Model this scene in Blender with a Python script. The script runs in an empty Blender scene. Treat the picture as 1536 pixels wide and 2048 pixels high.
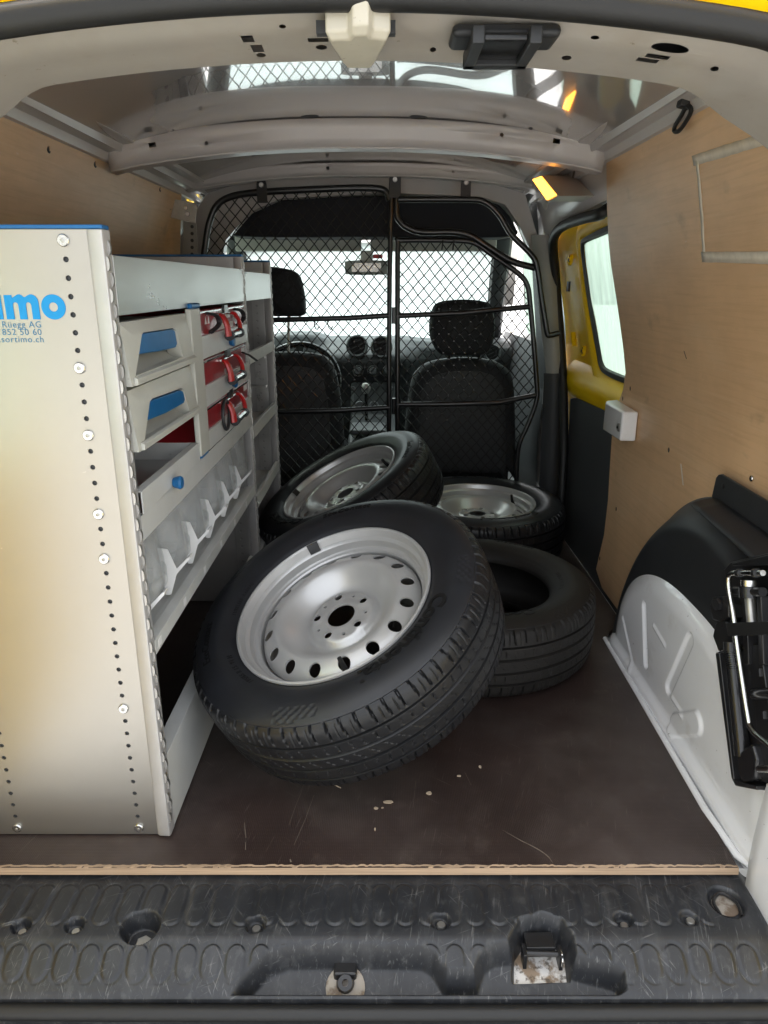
import bpy, math, random
from mathutils import Vector, Matrix, geometry, noise
random.seed(7)
R = math.radians
scene = bpy.context.scene
C = scene.collection

# ------------------------------------------------------------------ camera
F, PITCH, HC = 1420.0, R(17.73), 0.94          # focal length in photo pixels, tilt, eye height above the load floor
cd = bpy.data.cameras.new('camera'); cam = bpy.data.objects.new('camera', cd); C.objects.link(cam)
cam.location = (0, 0, HC); cam.rotation_euler = (R(90) - PITCH, 0, 0)
cd.sensor_fit = 'VERTICAL'; cd.sensor_height = 24; cd.lens = F / 2048 * 24
cd.clip_start = .02; cd.clip_end = 900
scene.camera = cam
# ------------------------------------------------------------------ sky, sun, exposure
SUN_EL, SUN_AZ = R(55), R(-35)                 # overcast: a broad soft sun high over the van's nose
w = bpy.data.worlds.new('World'); scene.world = w; w.use_nodes = True
nt = w.node_tree; bg = nt.nodes['Background']
sky = nt.nodes.new('ShaderNodeTexSky'); sky.sky_type = 'NISHITA'; sky.sun_disc = False
sky.sun_elevation = SUN_EL; sky.sun_rotation = SUN_AZ; sky.dust_density = 6; sky.air_density = 1.2; sky.ozone_density = 1
hs = nt.nodes.new('ShaderNodeHueSaturation'); hs.inputs['Saturation'].default_value = .22
nt.links.new(sky.outputs[0], hs.inputs['Color']); nt.links.new(hs.outputs[0], bg.inputs[0])
bg.inputs[1].default_value = .15
sd = bpy.data.lights.new('sun', 'SUN'); sd.energy = .6; sd.angle = R(60); sd.color = (1, .96, .9)
sun = bpy.data.objects.new('sun', sd); C.objects.link(sun)
sun.rotation_euler = (R(90) - SUN_EL, 0, R(180) - SUN_AZ)
vs = scene.view_settings
scene.display_settings.display_device = 'sRGB'
vs.view_transform = 'Standard'; vs.look = 'None'; vs.exposure = 2.4; vs.gamma = 1; vs.use_curve_mapping = False
scene.cycles.use_denoising = True
scene.cycles.max_bounces = 10; scene.cycles.diffuse_bounces = 6; scene.cycles.glossy_bounces = 5
scene.cycles.transmission_bounces = 8; scene.cycles.transparent_max_bounces = 16
scene.cycles.caustics_reflective = False; scene.cycles.caustics_refractive = False
scene.cycles.sample_clamp_indirect = 6

# ------------------------------------------------------------------ measuring: a photo pixel to a real point at a known depth
SN, CS = math.sin(PITCH), math.cos(PITCH)
def ray(u, v):
    a, k = (u - 768) / F, (v - 1024) / F
    return Vector((a, CS - k * SN, -(SN + k * CS)))
def atY(u, v, y): r = ray(u, v); t = y / r.y; return Vector((r.x * t, y, HC + r.z * t))
def atX(u, v, x): r = ray(u, v); t = x / r.x; return Vector((x, r.y * t, HC + r.z * t))
def atZ(u, v, z): r = ray(u, v); t = (z - HC) / r.z; return Vector((r.x * t, r.y * t, z))
def atD(u, v, d): r = ray(u, v); return Vector((r.x * d, r.y * d, HC + r.z * d))
def lerp(a, b, t): return a + (b - a) * t
def clamp(x, a=0., b=1.): return a if x < a else b if x > b else x
def sst(a, b, x): t = clamp((x - a) / (b - a)); return t * t * (3 - 2 * t)
def interp(pts, x):
    if x <= pts[0][0]: return pts[0][1]
    for (a, p), (b, q) in zip(pts, pts[1:]):
        if x <= b: return lerp(p, q, (x - a) / (b - a))
    return pts[-1][1]
def crom(pts, n, closed=False):
    out = []; m = len(pts); P = [Vector(p) for p in pts]
    segs = m if closed else m - 1
    for i in range(segs):
        p0 = P[(i - 1) % m] if closed or i > 0 else P[0] * 2 - P[1]
        p1 = P[i]; p2 = P[(i + 1) % m]
        p3 = P[(i + 2) % m] if closed or i + 2 < m else P[-1] * 2 - P[-2]
        for k in range(n):
            t = k / n
            out.append(.5 * ((2 * p1) + (p2 - p0) * t + (2 * p0 - 5 * p1 + 4 * p2 - p3) * t * t + (3 * p1 - p0 - 3 * p2 + p3) * t ** 3))
    if not closed: out.append(P[-1].copy())
    return out
XR = [(-.2, .68), (-.1, .69), (0, .70), (.15, .707), (.3, .713), (.45, .716), (.6, .715), (.75, .705), (.875, .683), (1., .653), (1.125, .614), (1.25, .57), (1.4, .51)]
CX = -.07                                       # the van's middle
_xr = [(p.x, p.y) for p in crom([(a, b) for a, b in XR], 6)]
def xr(z): return interp(_xr, z)                # right wall, bulging at the belt line
def xl(z): return 2 * CX - xr(z)
def atR(u, v, off=0.):
    x = .7
    for _ in range(25): p = atX(u, v, x); x = xr(p.z) + off
    return p
def atL(u, v, off=0.):
    x = -.8
    for _ in range(25): p = atX(u, v, x); x = xl(p.z) + off
    return p

# ------------------------------------------------------------------ materials
def lin(h):
    h = h.lstrip('#'); return tuple(((int(h[i:i + 2], 16) / 255) ** 2.2) for i in (0, 2, 4))
MATS = {}
def mat(name, col, rough=.5, metal=0., var=0., vscale=15., stretch=(1, 1, 1), bump=0., bscale=150., bdist=.001, coat=0., rvar=0.,
        spots=None, emit=None, trans=0., ior=1.45, spec=.5):
    m = bpy.data.materials.new(name); m.use_nodes = True; MATS[name] = m
    t = m.node_tree; b = t.nodes['Principled BSDF']; N = t.nodes.new; L = t.links.new
    b.inputs['Base Color'].default_value = (*col, 1); b.inputs['Roughness'].default_value = rough
    b.inputs['Metallic'].default_value = metal; b.inputs['Coat Weight'].default_value = coat; b.inputs['Coat Roughness'].default_value = .06 if name != 'roof_paint' else .012
    b.inputs['Transmission Weight'].default_value = trans; b.inputs['IOR'].default_value = ior
    b.inputs['Specular IOR Level'].default_value = spec
    tc = N('ShaderNodeTexCoord'); mp = N('ShaderNodeMapping'); mp.inputs['Scale'].default_value = stretch
    L(tc.outputs['Object'], mp.inputs['Vector'])
    cur = None
    if var or rvar:
        n = N('ShaderNodeTexNoise'); n.inputs['Scale'].default_value = vscale; n.inputs['Detail'].default_value = 7; n.inputs['Roughness'].default_value = .62
        L(mp.outputs[0], n.inputs['Vector'])
        if var:
            mx = N('ShaderNodeMix'); mx.data_type = 'RGBA'; mx.blend_type = 'MIX'
            mx.inputs[6].default_value = (*[c * (1 - var) for c in col], 1); mx.inputs[7].default_value = (*[min(1, c * (1 + var)) for c in col], 1)
            cr = N('ShaderNodeMapRange'); cr.inputs[1].default_value = .3; cr.inputs[2].default_value = .7
            L(n.outputs[0], cr.inputs[0]); L(cr.outputs[0], mx.inputs[0]); cur = mx.outputs[2]
        if rvar:
            rr = N('ShaderNodeMapRange'); rr.inputs[1].default_value = .3; rr.inputs[2].default_value = .7
            rr.inputs[3].default_value = max(.02, rough - rvar); rr.inputs[4].default_value = min(1, rough + rvar)
            L(n.outputs[0], rr.inputs[0]); L(rr.outputs[0], b.inputs['Roughness'])
    for sp in (spots or []):                    # (colour, scale, threshold, softness, stretch, strength)
        sc_, ss, th, so, st, stg = sp[:6]
        m2 = N('ShaderNodeMapping'); m2.inputs['Scale'].default_value = st
        if len(sp) > 6:
            m3 = N('ShaderNodeMapping'); m3.inputs['Rotation'].default_value = (0, 0, R(sp[6])); L(tc.outputs['Object'], m3.inputs['Vector']); L(m3.outputs[0], m2.inputs['Vector'])
        else: L(tc.outputs['Object'], m2.inputs['Vector'])
        n = N('ShaderNodeTexNoise'); n.inputs['Scale'].default_value = ss; n.inputs['Detail'].default_value = 5; n.inputs['Roughness'].default_value = .6
        L(m2.outputs[0], n.inputs['Vector'])
        r = N('ShaderNodeMapRange'); r.inputs[1].default_value = th; r.inputs[2].default_value = th + so; r.inputs[4].default_value = stg
        L(n.outputs[0], r.inputs[0])
        mx = N('ShaderNodeMix'); mx.data_type = 'RGBA'
        if cur is None: mx.inputs[6].default_value = (*col, 1)
        else: L(cur, mx.inputs[6])
        mx.inputs[7].default_value = (*sc_, 1); L(r.outputs[0], mx.inputs[0]); cur = mx.outputs[2]
    if cur is not None: L(cur, b.inputs['Base Color'])
    if bump:
        n = N('ShaderNodeTexNoise'); n.inputs['Scale'].default_value = bscale; n.inputs['Detail'].default_value = 4
        L(mp.outputs[0], n.inputs['Vector'])
        bp = N('ShaderNodeBump'); bp.inputs['Strength'].default_value = bump; bp.inputs['Distance'].default_value = bdist
        L(n.outputs[0], bp.inputs['Height']); L(bp.outputs[0], b.inputs['Normal'])
    if emit: b.inputs['Emission Color'].default_value = (*emit[0], 1); b.inputs['Emission Strength'].default_value = emit[1]
    return m
G = lambda v: (v, v, v)
mat('inner_paint', (.49, .465, .455), .34, var=.04, vscale=6, coat=.12, bump=.03, bscale=60, spots=[((.25, .21, .18), 30, .70, .08, (1, 1, 1), .4)])
mat('body_white', (.85, .855, .86), .22, var=.03, vscale=6, coat=.6, bump=.04, bscale=60, spots=[((.16, .14, .12), 110, .69, .03, (1, 1, 1), .75), ((.50, .47, .42), 9, .60, .15, (1, 1, 1), .35)])
mat('roof_paint', (.42, .40, .395), .10, var=.03, vscale=4, coat=1.)
mat('header_paint', (.43, .40, .36), .25, var=.06, vscale=5, coat=.3, spots=[((.30, .26, .21), 5, .50, .2, (1, 1, 1), .5), ((.2, .15, .1), 70, .69, .05, (1, 1, 1), .6)])
mat('yellow_paint', (.88, .57, .005), .42, var=.04, vscale=5, coat=.0, spec=.1)
mat('seal_rubber', G(.014), .5, bump=.2, bscale=300)
mat('ply_wall', (.66, .43, .24), .42, var=.10, vscale=5, stretch=(6, 1, .35), bump=.05, bscale=60, spots=[((.50, .31, .165), 2.2, .45, .3, (1, 1, 1), .55), ((.66, .48, .31), 9, .52, .2, (2, .6, 2.5), .35), ((.46, .28, .14), 30, .48, .16, (1, .16, 4), .28), ((.70, .51, .32), 22, .58, .10, (1, .10, 5), .22), ((.22, .14, .08), 7, .62, .14, (1, 1, 1.6), .4), ((.74, .58, .42), 40, .70, .03, (1, .3, 1), .5, 0), ((.26, .17, .10), 40, .74, .02, (1, 1, .2), .5)])
mat('ply_edge', (.42, .30, .20), .75, var=.4, vscale=60, stretch=(.12, 1, 16))
mat('tape', (.66, .60, .50), .45, var=.12, vscale=40, bump=.1, bscale=80)
mat('alu_panel', (.44, .42, .385), .34, .92, var=.03, vscale=2.5, spots=[((.80, .78, .74), 55, .735, .02, (.5, 1, 1.4), .5), ((.30, .28, .26), 30, .745, .02, (.4, 1, 1.5), .5)])
mat('alu', (.54, .535, .52), .32, .85, var=.06, vscale=14, stretch=(1, .3, 1), rvar=.06)
mat('alu_post', (.50, .49, .48), .46, .5, var=.06, vscale=14, spots=[((.34, .33, .31), 20, .64, .1, (1, 1, .5), .4)])
mat('alu_dark', (.42, .41, .40), .42, .6, var=.08, vscale=14)
mat('shelf_grey', (.60, .61, .59), .36, .0, var=.05, vscale=14, coat=.15, spots=[((.27, .26, .24), 34, .67, .06, (1, .4, 1), .5)])
mat('drawer_plastic', (.50, .50, .45), .42, var=.05, vscale=12, bump=.08, bscale=400, spots=[((.25, .24, .2), 45, .69, .05, (1, 1, 1), .5)])
mat('handle_blue', (.008, .115, .30), .38, var=.1, vscale=30)
mat('print_blue', (.0, .25, .56), .5)
mat('print_grey_blue', (.055, .20, .33), .6)
mat('case_red', (.30, .012, .018), .28, var=.1, vscale=20, coat=.3)
mat('handle_red', (.42, .012, .014), .3, coat=.3)
mat('white_print', (.75, .75, .74), .5)
mat('steel', (.62, .62, .60), .22, 1., var=.06, vscale=40, rvar=.08)
mat('steel_dull', (.45, .44, .42), .42, .9, var=.12, vscale=50)
mat('wheel_silver', (.57, .567, .555), .34, .45, var=.05, vscale=10, rvar=.05, coat=.15, spots=[((.24, .20, .16), 60, .73, .03, (1, 1, 1), .45)])
mat('rubber', (.0090, .0093, .0104), .42, var=.25, vscale=9, bump=.12, bscale=500, bdist=.0005, spots=[((.034, .031, .027), 14, .52, .2, (1, 1, 1), .3), ((.09, .08, .07), 260, .76, .015, (1, 1, 1), .5), ((.014, .014, .015), 5, .55, .2, (1, 1, 1), .6)])
mat('rubber_side', (.0165, .0176, .0208), .40, var=.3, vscale=7, bump=.1, bscale=500, bdist=.0005, spots=[((.010, .010, .0105), 4, .5, .2, (1, 1, 1), .7), ((.06, .054, .048), 230, .76, .015, (1, 1, 1), .4)])
mat('rubber_letters', (.002, .002, .0022), .6)
mat('rubber_brown', (.014, .0125, .011), .6, var=.3, vscale=9, bump=.15, bscale=400, bdist=.0005, spots=[((.12, .10, .08), 160, .72, .02, (1, 1, 1), .5)])
mat('black_plastic', (.022, .023, .025), .46, var=.2, vscale=12, bump=.15, bscale=600, bdist=.0005)
mat('black_gloss', (.012, .012, .013), .25, coat=.2)
mat('black_steel', (.016, .016, .017), .32, var=.2, vscale=30, coat=.2, spots=[((.12, .11, .10), 80, .7, .04, (1, 1, 1), .5)])
mat('frame_black', (.010, .010, .011), .3, coat=.3)
mat('seat_fabric', (.026, .0275, .031), .75, var=.2, vscale=120, bump=.25, bscale=900)
mat('dash_plastic', (.045, .048, .051), .5, var=.15, vscale=30, bump=.1, bscale=500)
mat('dash_grey', (.10, .105, .11), .45)
mat('trim_grey', (.33, .33, .31), .55, bump=.1, bscale=400)
mat('trim_dark', (.045, .047, .05), .55, bump=.1, bscale=400)
mat('headliner_dark', (.022, .023, .03), .8, bump=.2, bscale=500)
mat('visor', (.50, .49, .46), .7, bump=.1, bscale=300)
mat('bin_white', (.78, .78, .77), .42, var=.04, vscale=20)
mat('lamp_lens', (.9, .5, .1), .4, emit=((1., .36, .035), 1.5))
mat('concrete', (.34, .34, .33), .85, var=.15, vscale=1.5, bump=.4, bscale=40, bdist=.01)
mat('splinter', (.50, .40, .29), .75, var=.15, vscale=80)
mat('rust_white', (.62, .60, .57), .5, spots=[((.20, .13, .07), 38, .46, .10, (1, 1, 1), .9), ((.06, .045, .03), 80, .56, .08, (1, 1, 1), .8)])
mat('catch_cream', (.50, .465, .38), .45, var=.05, vscale=20, spots=[((.25, .2, .14), 120, .66, .05, (1, 1, 1), .6)])
mat('rust_dark', (.30, .27, .23), .6, spots=[((.13, .09, .06), 50, .48, .12, (1, 1, 1), .9), ((.5, .49, .46), 70, .6, .05, (1, 1, 1), .8)])
mat('scratch_pale', (.20, .165, .13), .7)
# plastic load sill: scuffed, with pale dust
mat('sill_plastic', (.0225, .0240, .0275), .38, var=.25, vscale=14, bump=.2, bscale=700, bdist=.0004,
    spots=[((.10, .10, .10), 9, .50, .25, (3, .5, 1), .25), ((.22, .22, .215), 60, .60, .10, (5, .30, 1), .40, 12), ((.22, .22, .215), 60, .63, .08, (5, .25, 1), .40, -38), ((.20, .20, .195), 60, .64, .08, (5, .22, 1), .40, 71), ((.12, .12, .118), 40, .56, .12, (1.4, 1, 1), .22), ((.36, .35, .33), 260, .77, .015, (1, 1, 1), .6)])
# phenolic plywood floor with its fine wire-mesh imprint
def floor_mat():
    m = mat('floor_ply', (.040, .0265, .0235), .34, var=.3, vscale=3.5, spots=[((.100, .080, .071), 3.2, .46, .25, (1, 1, 1), .65), ((.14, .115, .098), 45, .63, .07, (5, .25, 1), .5, 14), ((.13, .11, .09), 45, .64, .07, (5, .22, 1), .45, -52), ((.12, .10, .085), 14, .58, .16, (1, 1, 1), .3), ((.34, .28, .22), 200, .745, .015, (1, 1, 1), .8)])
    t = m.node_tree; b = t.nodes['Principled BSDF']; N = t.nodes.new; L = t.links.new
    tc = N('ShaderNodeTexCoord')
    ws = []
    for d in ('X', 'Y'):
        wv = N('ShaderNodeTexWave'); wv.wave_type = 'BANDS'; wv.bands_direction = d; wv.inputs['Scale'].default_value = 95; wv.inputs['Distortion'].default_value = .4
        L(tc.outputs['Object'], wv.inputs['Vector']); ws.append(wv)
    mx = N('ShaderNodeMath'); mx.operation = 'MULTIPLY'; L(ws[0].outputs[1], mx.inputs[0]); L(ws[1].outputs[1], mx.inputs[1])
    bp = N('ShaderNodeBump'); bp.inputs['Strength'].default_value = .55; bp.inputs['Distance'].default_value = .0006
    L(mx.outputs[0], bp.inputs['Height']); L(bp.outputs[0], b.inputs['Normal'])
    return m
floor_mat()
def glass_mat(name, tint, mist, rough=.05, streak=0):
    m = bpy.data.materials.new(name); m.use_nodes = True; MATS[name] = m
    t = m.node_tree; N = t.nodes.new; L = t.links.new
    t.nodes.remove(t.nodes['Principled BSDF']); out = t.nodes['Material Output']
    tr = N('ShaderNodeBsdfTransparent'); tr.inputs[0].default_value = (*tint, 1)
    tl = N('ShaderNodeBsdfTranslucent'); tl.inputs[0].default_value = (*[c * .95 for c in tint], 1)
    gl = N('ShaderNodeBsdfGlossy'); gl.inputs['Roughness'].default_value = rough
    a = N('ShaderNodeMixShader'); a.inputs[0].default_value = mist; L(tr.outputs[0], a.inputs[1]); L(tl.outputs[0], a.inputs[2])
    if streak:
        tc = N('ShaderNodeTexCoord'); mp = N('ShaderNodeMapping'); mp.inputs['Scale'].default_value = (1, 9, 1.2); n = N('ShaderNodeTexNoise'); n.inputs['Scale'].default_value = 3; n.inputs['Detail'].default_value = 8
        L(tc.outputs['Object'], mp.inputs[0]); L(mp.outputs[0], n.inputs['Vector'])
        r = N('ShaderNodeMapRange'); r.inputs[1].default_value = .35; r.inputs[2].default_value = .65; r.inputs[3].default_value = mist - streak; r.inputs[4].default_value = min(1, mist + streak)
        L(n.outputs[0], r.inputs[0]); L(r.outputs[0], a.inputs[0])
    b = N('ShaderNodeMixShader'); b.inputs[0].default_value = .06; L(a.outputs[0], b.inputs[1]); L(gl.outputs[0], b.inputs[2])
    L(b.outputs[0], out.inputs[0])
def clear_plastic():
    m = bpy.data.materials.new('clear_plastic'); m.use_nodes = True; MATS['clear_plastic'] = m
    t = m.node_tree; N = t.nodes.new; L = t.links.new; b = t.nodes['Principled BSDF']; out = t.nodes['Material Output']
    b.inputs['Base Color'].default_value = (.82, .83, .83, 1); b.inputs['Roughness'].default_value = .1
    tr = N('ShaderNodeBsdfTransparent'); tr.inputs[0].default_value = (.96, .97, .97, 1)
    mp = N('ShaderNodeMapping'); mp.inputs['Scale'].default_value = (30, 30, 8); tc = N('ShaderNodeTexCoord'); n = N('ShaderNodeTexNoise'); n.inputs['Scale'].default_value = 1
    L(tc.outputs['Object'], mp.inputs[0]); L(mp.outputs[0], n.inputs['Vector'])
    r = N('ShaderNodeMapRange'); r.inputs[1].default_value = .35; r.inputs[2].default_value = .7; r.inputs[3].default_value = .14; r.inputs[4].default_value = .26; L(n.outputs[0], r.inputs[0])
    mx = N('ShaderNodeMixShader'); L(r.outputs[0], mx.inputs[0]); L(tr.outputs[0], mx.inputs[1]); L(b.outputs[0], mx.inputs[2]); L(mx.outputs[0], out.inputs[0])
clear_plastic()
glass_mat('windscreen_glass', (.40, .475, .47), .5)
glass_mat('door_glass', (.40, .52, .43), .8, streak=.15)

# ------------------------------------------------------------------ mesh helpers
class MB:
    def __init__(s): s.v = []; s.f = []
    def add(s, vs, fs):
        o = len(s.v); s.v += [Vector(v) for v in vs]; s.f += [tuple(i + o for i in f) for f in fs]; return s
    def box(s, x0, x1, y0, y1, z0, z1, M=None):
        vs = [Vector((x, y, z)) for x in (x0, x1) for y in (y0, y1) for z in (z0, z1)]
        if M: vs = [M @ v for v in vs]
        return s.add(vs, [(0, 1, 3, 2), (4, 6, 7, 5), (0, 4, 5, 1), (2, 3, 7, 6), (0, 2, 6, 4), (1, 5, 7, 3)])
    def prism(s, poly, d):
        n = len(poly); d = Vector(d); P = [Vector(p) for p in poly]
        nrm = geometry.normal(P) if n > 2 else Vector((0, 0, 1))
        if nrm.dot(d) > 0: P = P[::-1]
        vs = P + [p + d for p in P]
        return s.add(vs, [tuple(range(n)), tuple(range(2 * n - 1, n - 1, -1))] + [(i, i + n, (i + 1) % n + n, (i + 1) % n) for i in range(n)])
    def tube(s, pts, r, n=10, closed=False, caps=True, flat=1.):
        P = [Vector(p) for p in pts]; m = len(P); rs = r if isinstance(r, (list, tuple)) else [r] * m
        T = []
        for i in range(m):
            a = P[(i - 1) % m] if closed or i else P[i]; b = P[(i + 1) % m] if closed or i < m - 1 else P[i]
            T.append((b - a).normalized())
        up = Vector((0, 0, 1)) if abs(T[0].z) < .9 else Vector((0, 1, 0))
        u = T[0].cross(up).normalized(); vs = []
        for i in range(m):
            u = (u - T[i] * u.dot(T[i])).normalized(); w_ = T[i].cross(u)
            for k in range(n):
                a = 2 * math.pi * k / n; vs.append(P[i] + (u * math.cos(a) + w_ * math.sin(a) * flat) * rs[i])
        fs = []
        for i in range(m if closed else m - 1):
            j = (i + 1) % m
            for k in range(n): fs.append((i * n + k, i * n + (k + 1) % n, j * n + (k + 1) % n, j * n + k))
        if caps and not closed: fs += [tuple(range(n - 1, -1, -1)), tuple((m - 1) * n + k for k in range(n))]
        return s.add(vs, fs)
    def lathe(s, prof, n, M=None, closed=False):
        m = len(prof); vs = []
        for k in range(n):
            a = 2 * math.pi * k / n; c, q = math.cos(a), math.sin(a)
            for r, z in prof:
                v = Vector((r * c, r * q, z)); vs.append(M @ v if M else v)
        fs = []
        for k in range(n):
            j = (k + 1) % n
            for i in range(m if closed else m - 1): fs.append((k * m + i, j * m + i, j * m + (i + 1) % m, k * m + (i + 1) % m))
        return s.add(vs, fs)
    def disc(s, c, nrm, r, d, n=16):
        M = frame(Vector(c), Vector(nrm)); return s.lathe([(0, d), (r * .85, d), (r, d * .6), (r, 0)], n, M)
    def grid(s, fn, nu, nv):
        vs = [fn(i / nu, j / nv) for i in range(nu + 1) for j in range(nv + 1)]
        return s.add(vs, [(i * (nv + 1) + j, (i + 1) * (nv + 1) + j, (i + 1) * (nv + 1) + j + 1, i * (nv + 1) + j + 1) for i in range(nu) for j in range(nv)])
    def plate(s, outer, holes, fn, back=None, extra=()):
        """flat sheet with holes, laid out in 2-D then mapped by fn; back = second mapping gives it thickness"""
        vs = [Vector(p).to_2d() for p in outer]; es = [(i, (i + 1) % len(outer)) for i in range(len(outer))]
        for h in holes:
            o = len(vs); vs += [Vector(p).to_2d() for p in h]; es += [(o + i, o + (i + 1) % len(h)) for i in range(len(h))]
        vs += [Vector(p).to_2d() for p in extra]
        V, E, FF, ov, oe, of = geometry.delaunay_2d_cdt(vs, es, [], 0, 1e-7)
        def inside(p, poly):
            c = False; n = len(poly); j = n - 1
            for i in range(n):
                a, b = poly[i], poly[j]
                if (a[1] > p.y) != (b[1] > p.y) and p.x < (b[0] - a[0]) * (p.y - a[1]) / (b[1] - a[1]) + a[0]: c = not c
                j = i
            return c
        tris = []
        for f in FF:
            c = sum((V[i] for i in f), Vector((0, 0))) / len(f)
            if inside(c, outer) and not any(inside(c, h) for h in holes): tris.append(tuple(f))
        A = [fn(p.x, p.y) for p in V]
        s.add(A, tris)
        if back:
            B = [back(p.x, p.y) for p in V]
            s.add(B, [t[::-1] for t in tris])
            for loop in [outer] + list(holes):
                n = len(loop); s.add([fn(*p[:2]) for p in loop] + [back(*p[:2]) for p in loop], [(i, (i + 1) % n, (i + 1) % n + n, i + n) for i in range(n)])
        return s
def circ(x, y, r, n=12, ry=None): return [(x + r * math.cos(2 * math.pi * i / n), y + (ry or r) * math.sin(2 * math.pi * i / n)) for i in range(n)]
def rect(x0, x1, y0, y1): return [(x0, y0), (x1, y0), (x1, y1), (x0, y1)]
def rrect(x0, x1, y0, y1, r, n=4):
    o = []
    for cx, cy, a in ((x1 - r, y0 + r, -90), (x1 - r, y1 - r, 0), (x0 + r, y1 - r, 90), (x0 + r, y0 + r, 180)):
        for k in range(n + 1): t = R(a + 90 * k / n); o.append((cx + r * math.cos(t), cy + r * math.sin(t)))
    return o
def frame(loc, n, xdir=None):
    n = n.normalized(); x = xdir or (Vector((0, 0, 1)) if abs(n.z) < .9 else Vector((0, 1, 0)))
    x = (x - n * x.dot(n)).normalized(); y = n.cross(x)
    M = Matrix((x, y, n)).transposed().to_4x4(); M.translation = loc; return M
def ob(name, mb, m, parent=None, bevel=0., smooth=35, solid=0., seg=2, loc=None, weld=True):
    me = bpy.data.meshes.new(name)
    if loc is not None: mb.v = [v - Vector(loc) for v in mb.v]
    me.from_pydata([tuple(v) for v in mb.v], [], mb.f); me.validate(); me.update()
    me.materials.append(MATS[m])
    if smooth:
        me.polygons.foreach_set('use_smooth', [True] * len(me.polygons)); me.set_sharp_from_angle(angle=R(smooth))
    o = bpy.data.objects.new(name, me); C.objects.link(o)
    if loc is not None: o.location = loc
    if parent: o.parent = parent
    if solid: md = o.modifiers.new('solid', 'SOLIDIFY'); md.thickness = solid; md.offset = 0
    if bevel:
        wd = o.modifiers.new('weld', 'WELD'); wd.merge_threshold = 1e-5
        bv = o.modifiers.new('bevel', 'BEVEL'); bv.width = bevel; bv.segments = seg; bv.limit_method = 'ANGLE'; bv.angle_limit = R(35); bv.harden_normals = True
    return o
def thing(name, label, cat, loc=(0, 0, 0), group=None):
    o = bpy.data.objects.new(name, None); C.objects.link(o); o.location = loc; o.empty_display_size = .05
    o['label'] = label; o['category'] = cat
    if group: o['group'] = group
    return o
def tag(o, label, cat, group=None):
    o['label'] = label; o['category'] = cat
    if group: o['group'] = group
    return o
def text_mesh(body, size, bold=0., spacing=1.):
    cu = bpy.data.curves.new('t', 'FONT'); cu.body = body; cu.size = size; cu.offset = bold; cu.space_character = spacing; cu.resolution_u = 3
    o = bpy.data.objects.new('t', cu); C.objects.link(o)
    dg = bpy.context.evaluated_depsgraph_get(); me = o.evaluated_get(dg).to_mesh()
    vs = [v.co.copy() for v in me.vertices]; fs = [tuple(p.vertices) for p in me.polygons]
    o.evaluated_get(dg).to_mesh_clear(); bpy.data.objects.remove(o); bpy.data.curves.remove(cu)
    return vs, fs
# ================================================================== ground and van
gb = MB().add([(-60, -60, -.60), (60, -60, -.60), (60, 60, -.60), (-60, 60, -.60)], [(0, 1, 2, 3)])
g = ob('ground', gb, 'concrete', smooth=0); g['kind'] = 'structure'; g['label'] = 'pale concrete yard under the van'
van = thing('cargo_van', 'yellow delivery van seen into its open load space from the rear', 'van', (0, 2, -.05))
van_inv = Matrix.Translation((0, -2, .05))
def vp(name, mb, m, parent=None, **k):          # a part of the van, built in place
    o = ob(name, mb, m, parent or van, **k)
    o.matrix_parent_inverse = Matrix.Identity(4)
    if parent is None: o.location = o.location + Vector((0, -2, .05))
    return o
ZC = [(p.x, p.y) for p in crom([(.8, 1.2775), (1.2, 1.2985), (1.5, 1.3143), (1.75, 1.3275), (2.0, 1.339), (2.4, 1.349), (2.8, 1.343), (3.2, 1.31), (3.6, 1.25)], 8)]
def zroof(x, y):
    zc = interp(ZC, y); e = 1.262 - .1 * max(0, y - 2.8); t = min(1.08, abs(x - CX) / .64)
    z = lerp(zc, e, t ** 2.6)
    return z
mb = MB().grid(lambda a, b: Vector((lerp(-.74, .60, a), lerp(.96, 3.55, b), zroof(lerp(-.74, .60, a), lerp(.96, 3.55, b)))), 90, 110)
vp('roof_panel', mb, 'roof_paint', smooth=60)
mb = MB().grid(lambda a, b: Vector((lerp(-.80, .66, a), lerp(.90, 3.62, b), zroof(lerp(-.74, .60, a), lerp(.96, 3.55, b)) + .035)), 30, 40)
vp('outer_roof', mb, 'yellow_paint', smooth=60)

# --- roof bows (hat-section cross members, holes punched in the rear face)
def bow(y0, x0, x1, h, dz, drop, holes, name):
    xm = (x0 + x1) / 2; hw = (x1 - x0) / 2
    def top(x): return zroof(xm, y0) - dz - drop * (abs(x - xm) / hw) ** 2.4
    hmap = lambda x: lerp(h, h * .90, sst(.6, 1., abs(x - xm) / hw))
    fm = lambda a, b: Vector((a, y0 + .022 * (1 - b) , top(a) - hmap(a) * (1 - b)))
    n = 48
    outer = [(lerp(x0, x1, i / n), 0) for i in range(n + 1)] + [(lerp(x1, x0, i / n), 1) for i in range(n + 1)]
    ext = [(lerp(x0, x1, i / n), b) for i in range(1, n) for b in (.33, .66)]
    m = MB().plate(outer, holes, fm, extra=ext)
    # top flange, rounded lower edge, underside and far face
    sec = [(0, 0, 1.), (-.012, .003, 1.)]
    def strip(a, b):
        x = lerp(x0, x1, a); t = top(x); k = b * 6
        pts = [(y0 + .022, t - hmap(x)), (y0 + .024, t - hmap(x) - .003), (y0 + .05, t - hmap(x) - .003), (y0 + .07, t - hmap(x) - .003), (y0 + .075, t - hmap(x) + .002), (y0 + .08, t - .012), (y0 + .10, t)]
        i = min(5, int(k)); p, q = pts[i], pts[i + 1]; return Vector((x, lerp(p[0], q[0], k - i), lerp(p[1], q[1], k - i)))
    m.grid(strip, n, 12)
    return vp(name, m, 'inner_paint', smooth=14, solid=.0015), top
hole_b = []
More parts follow.
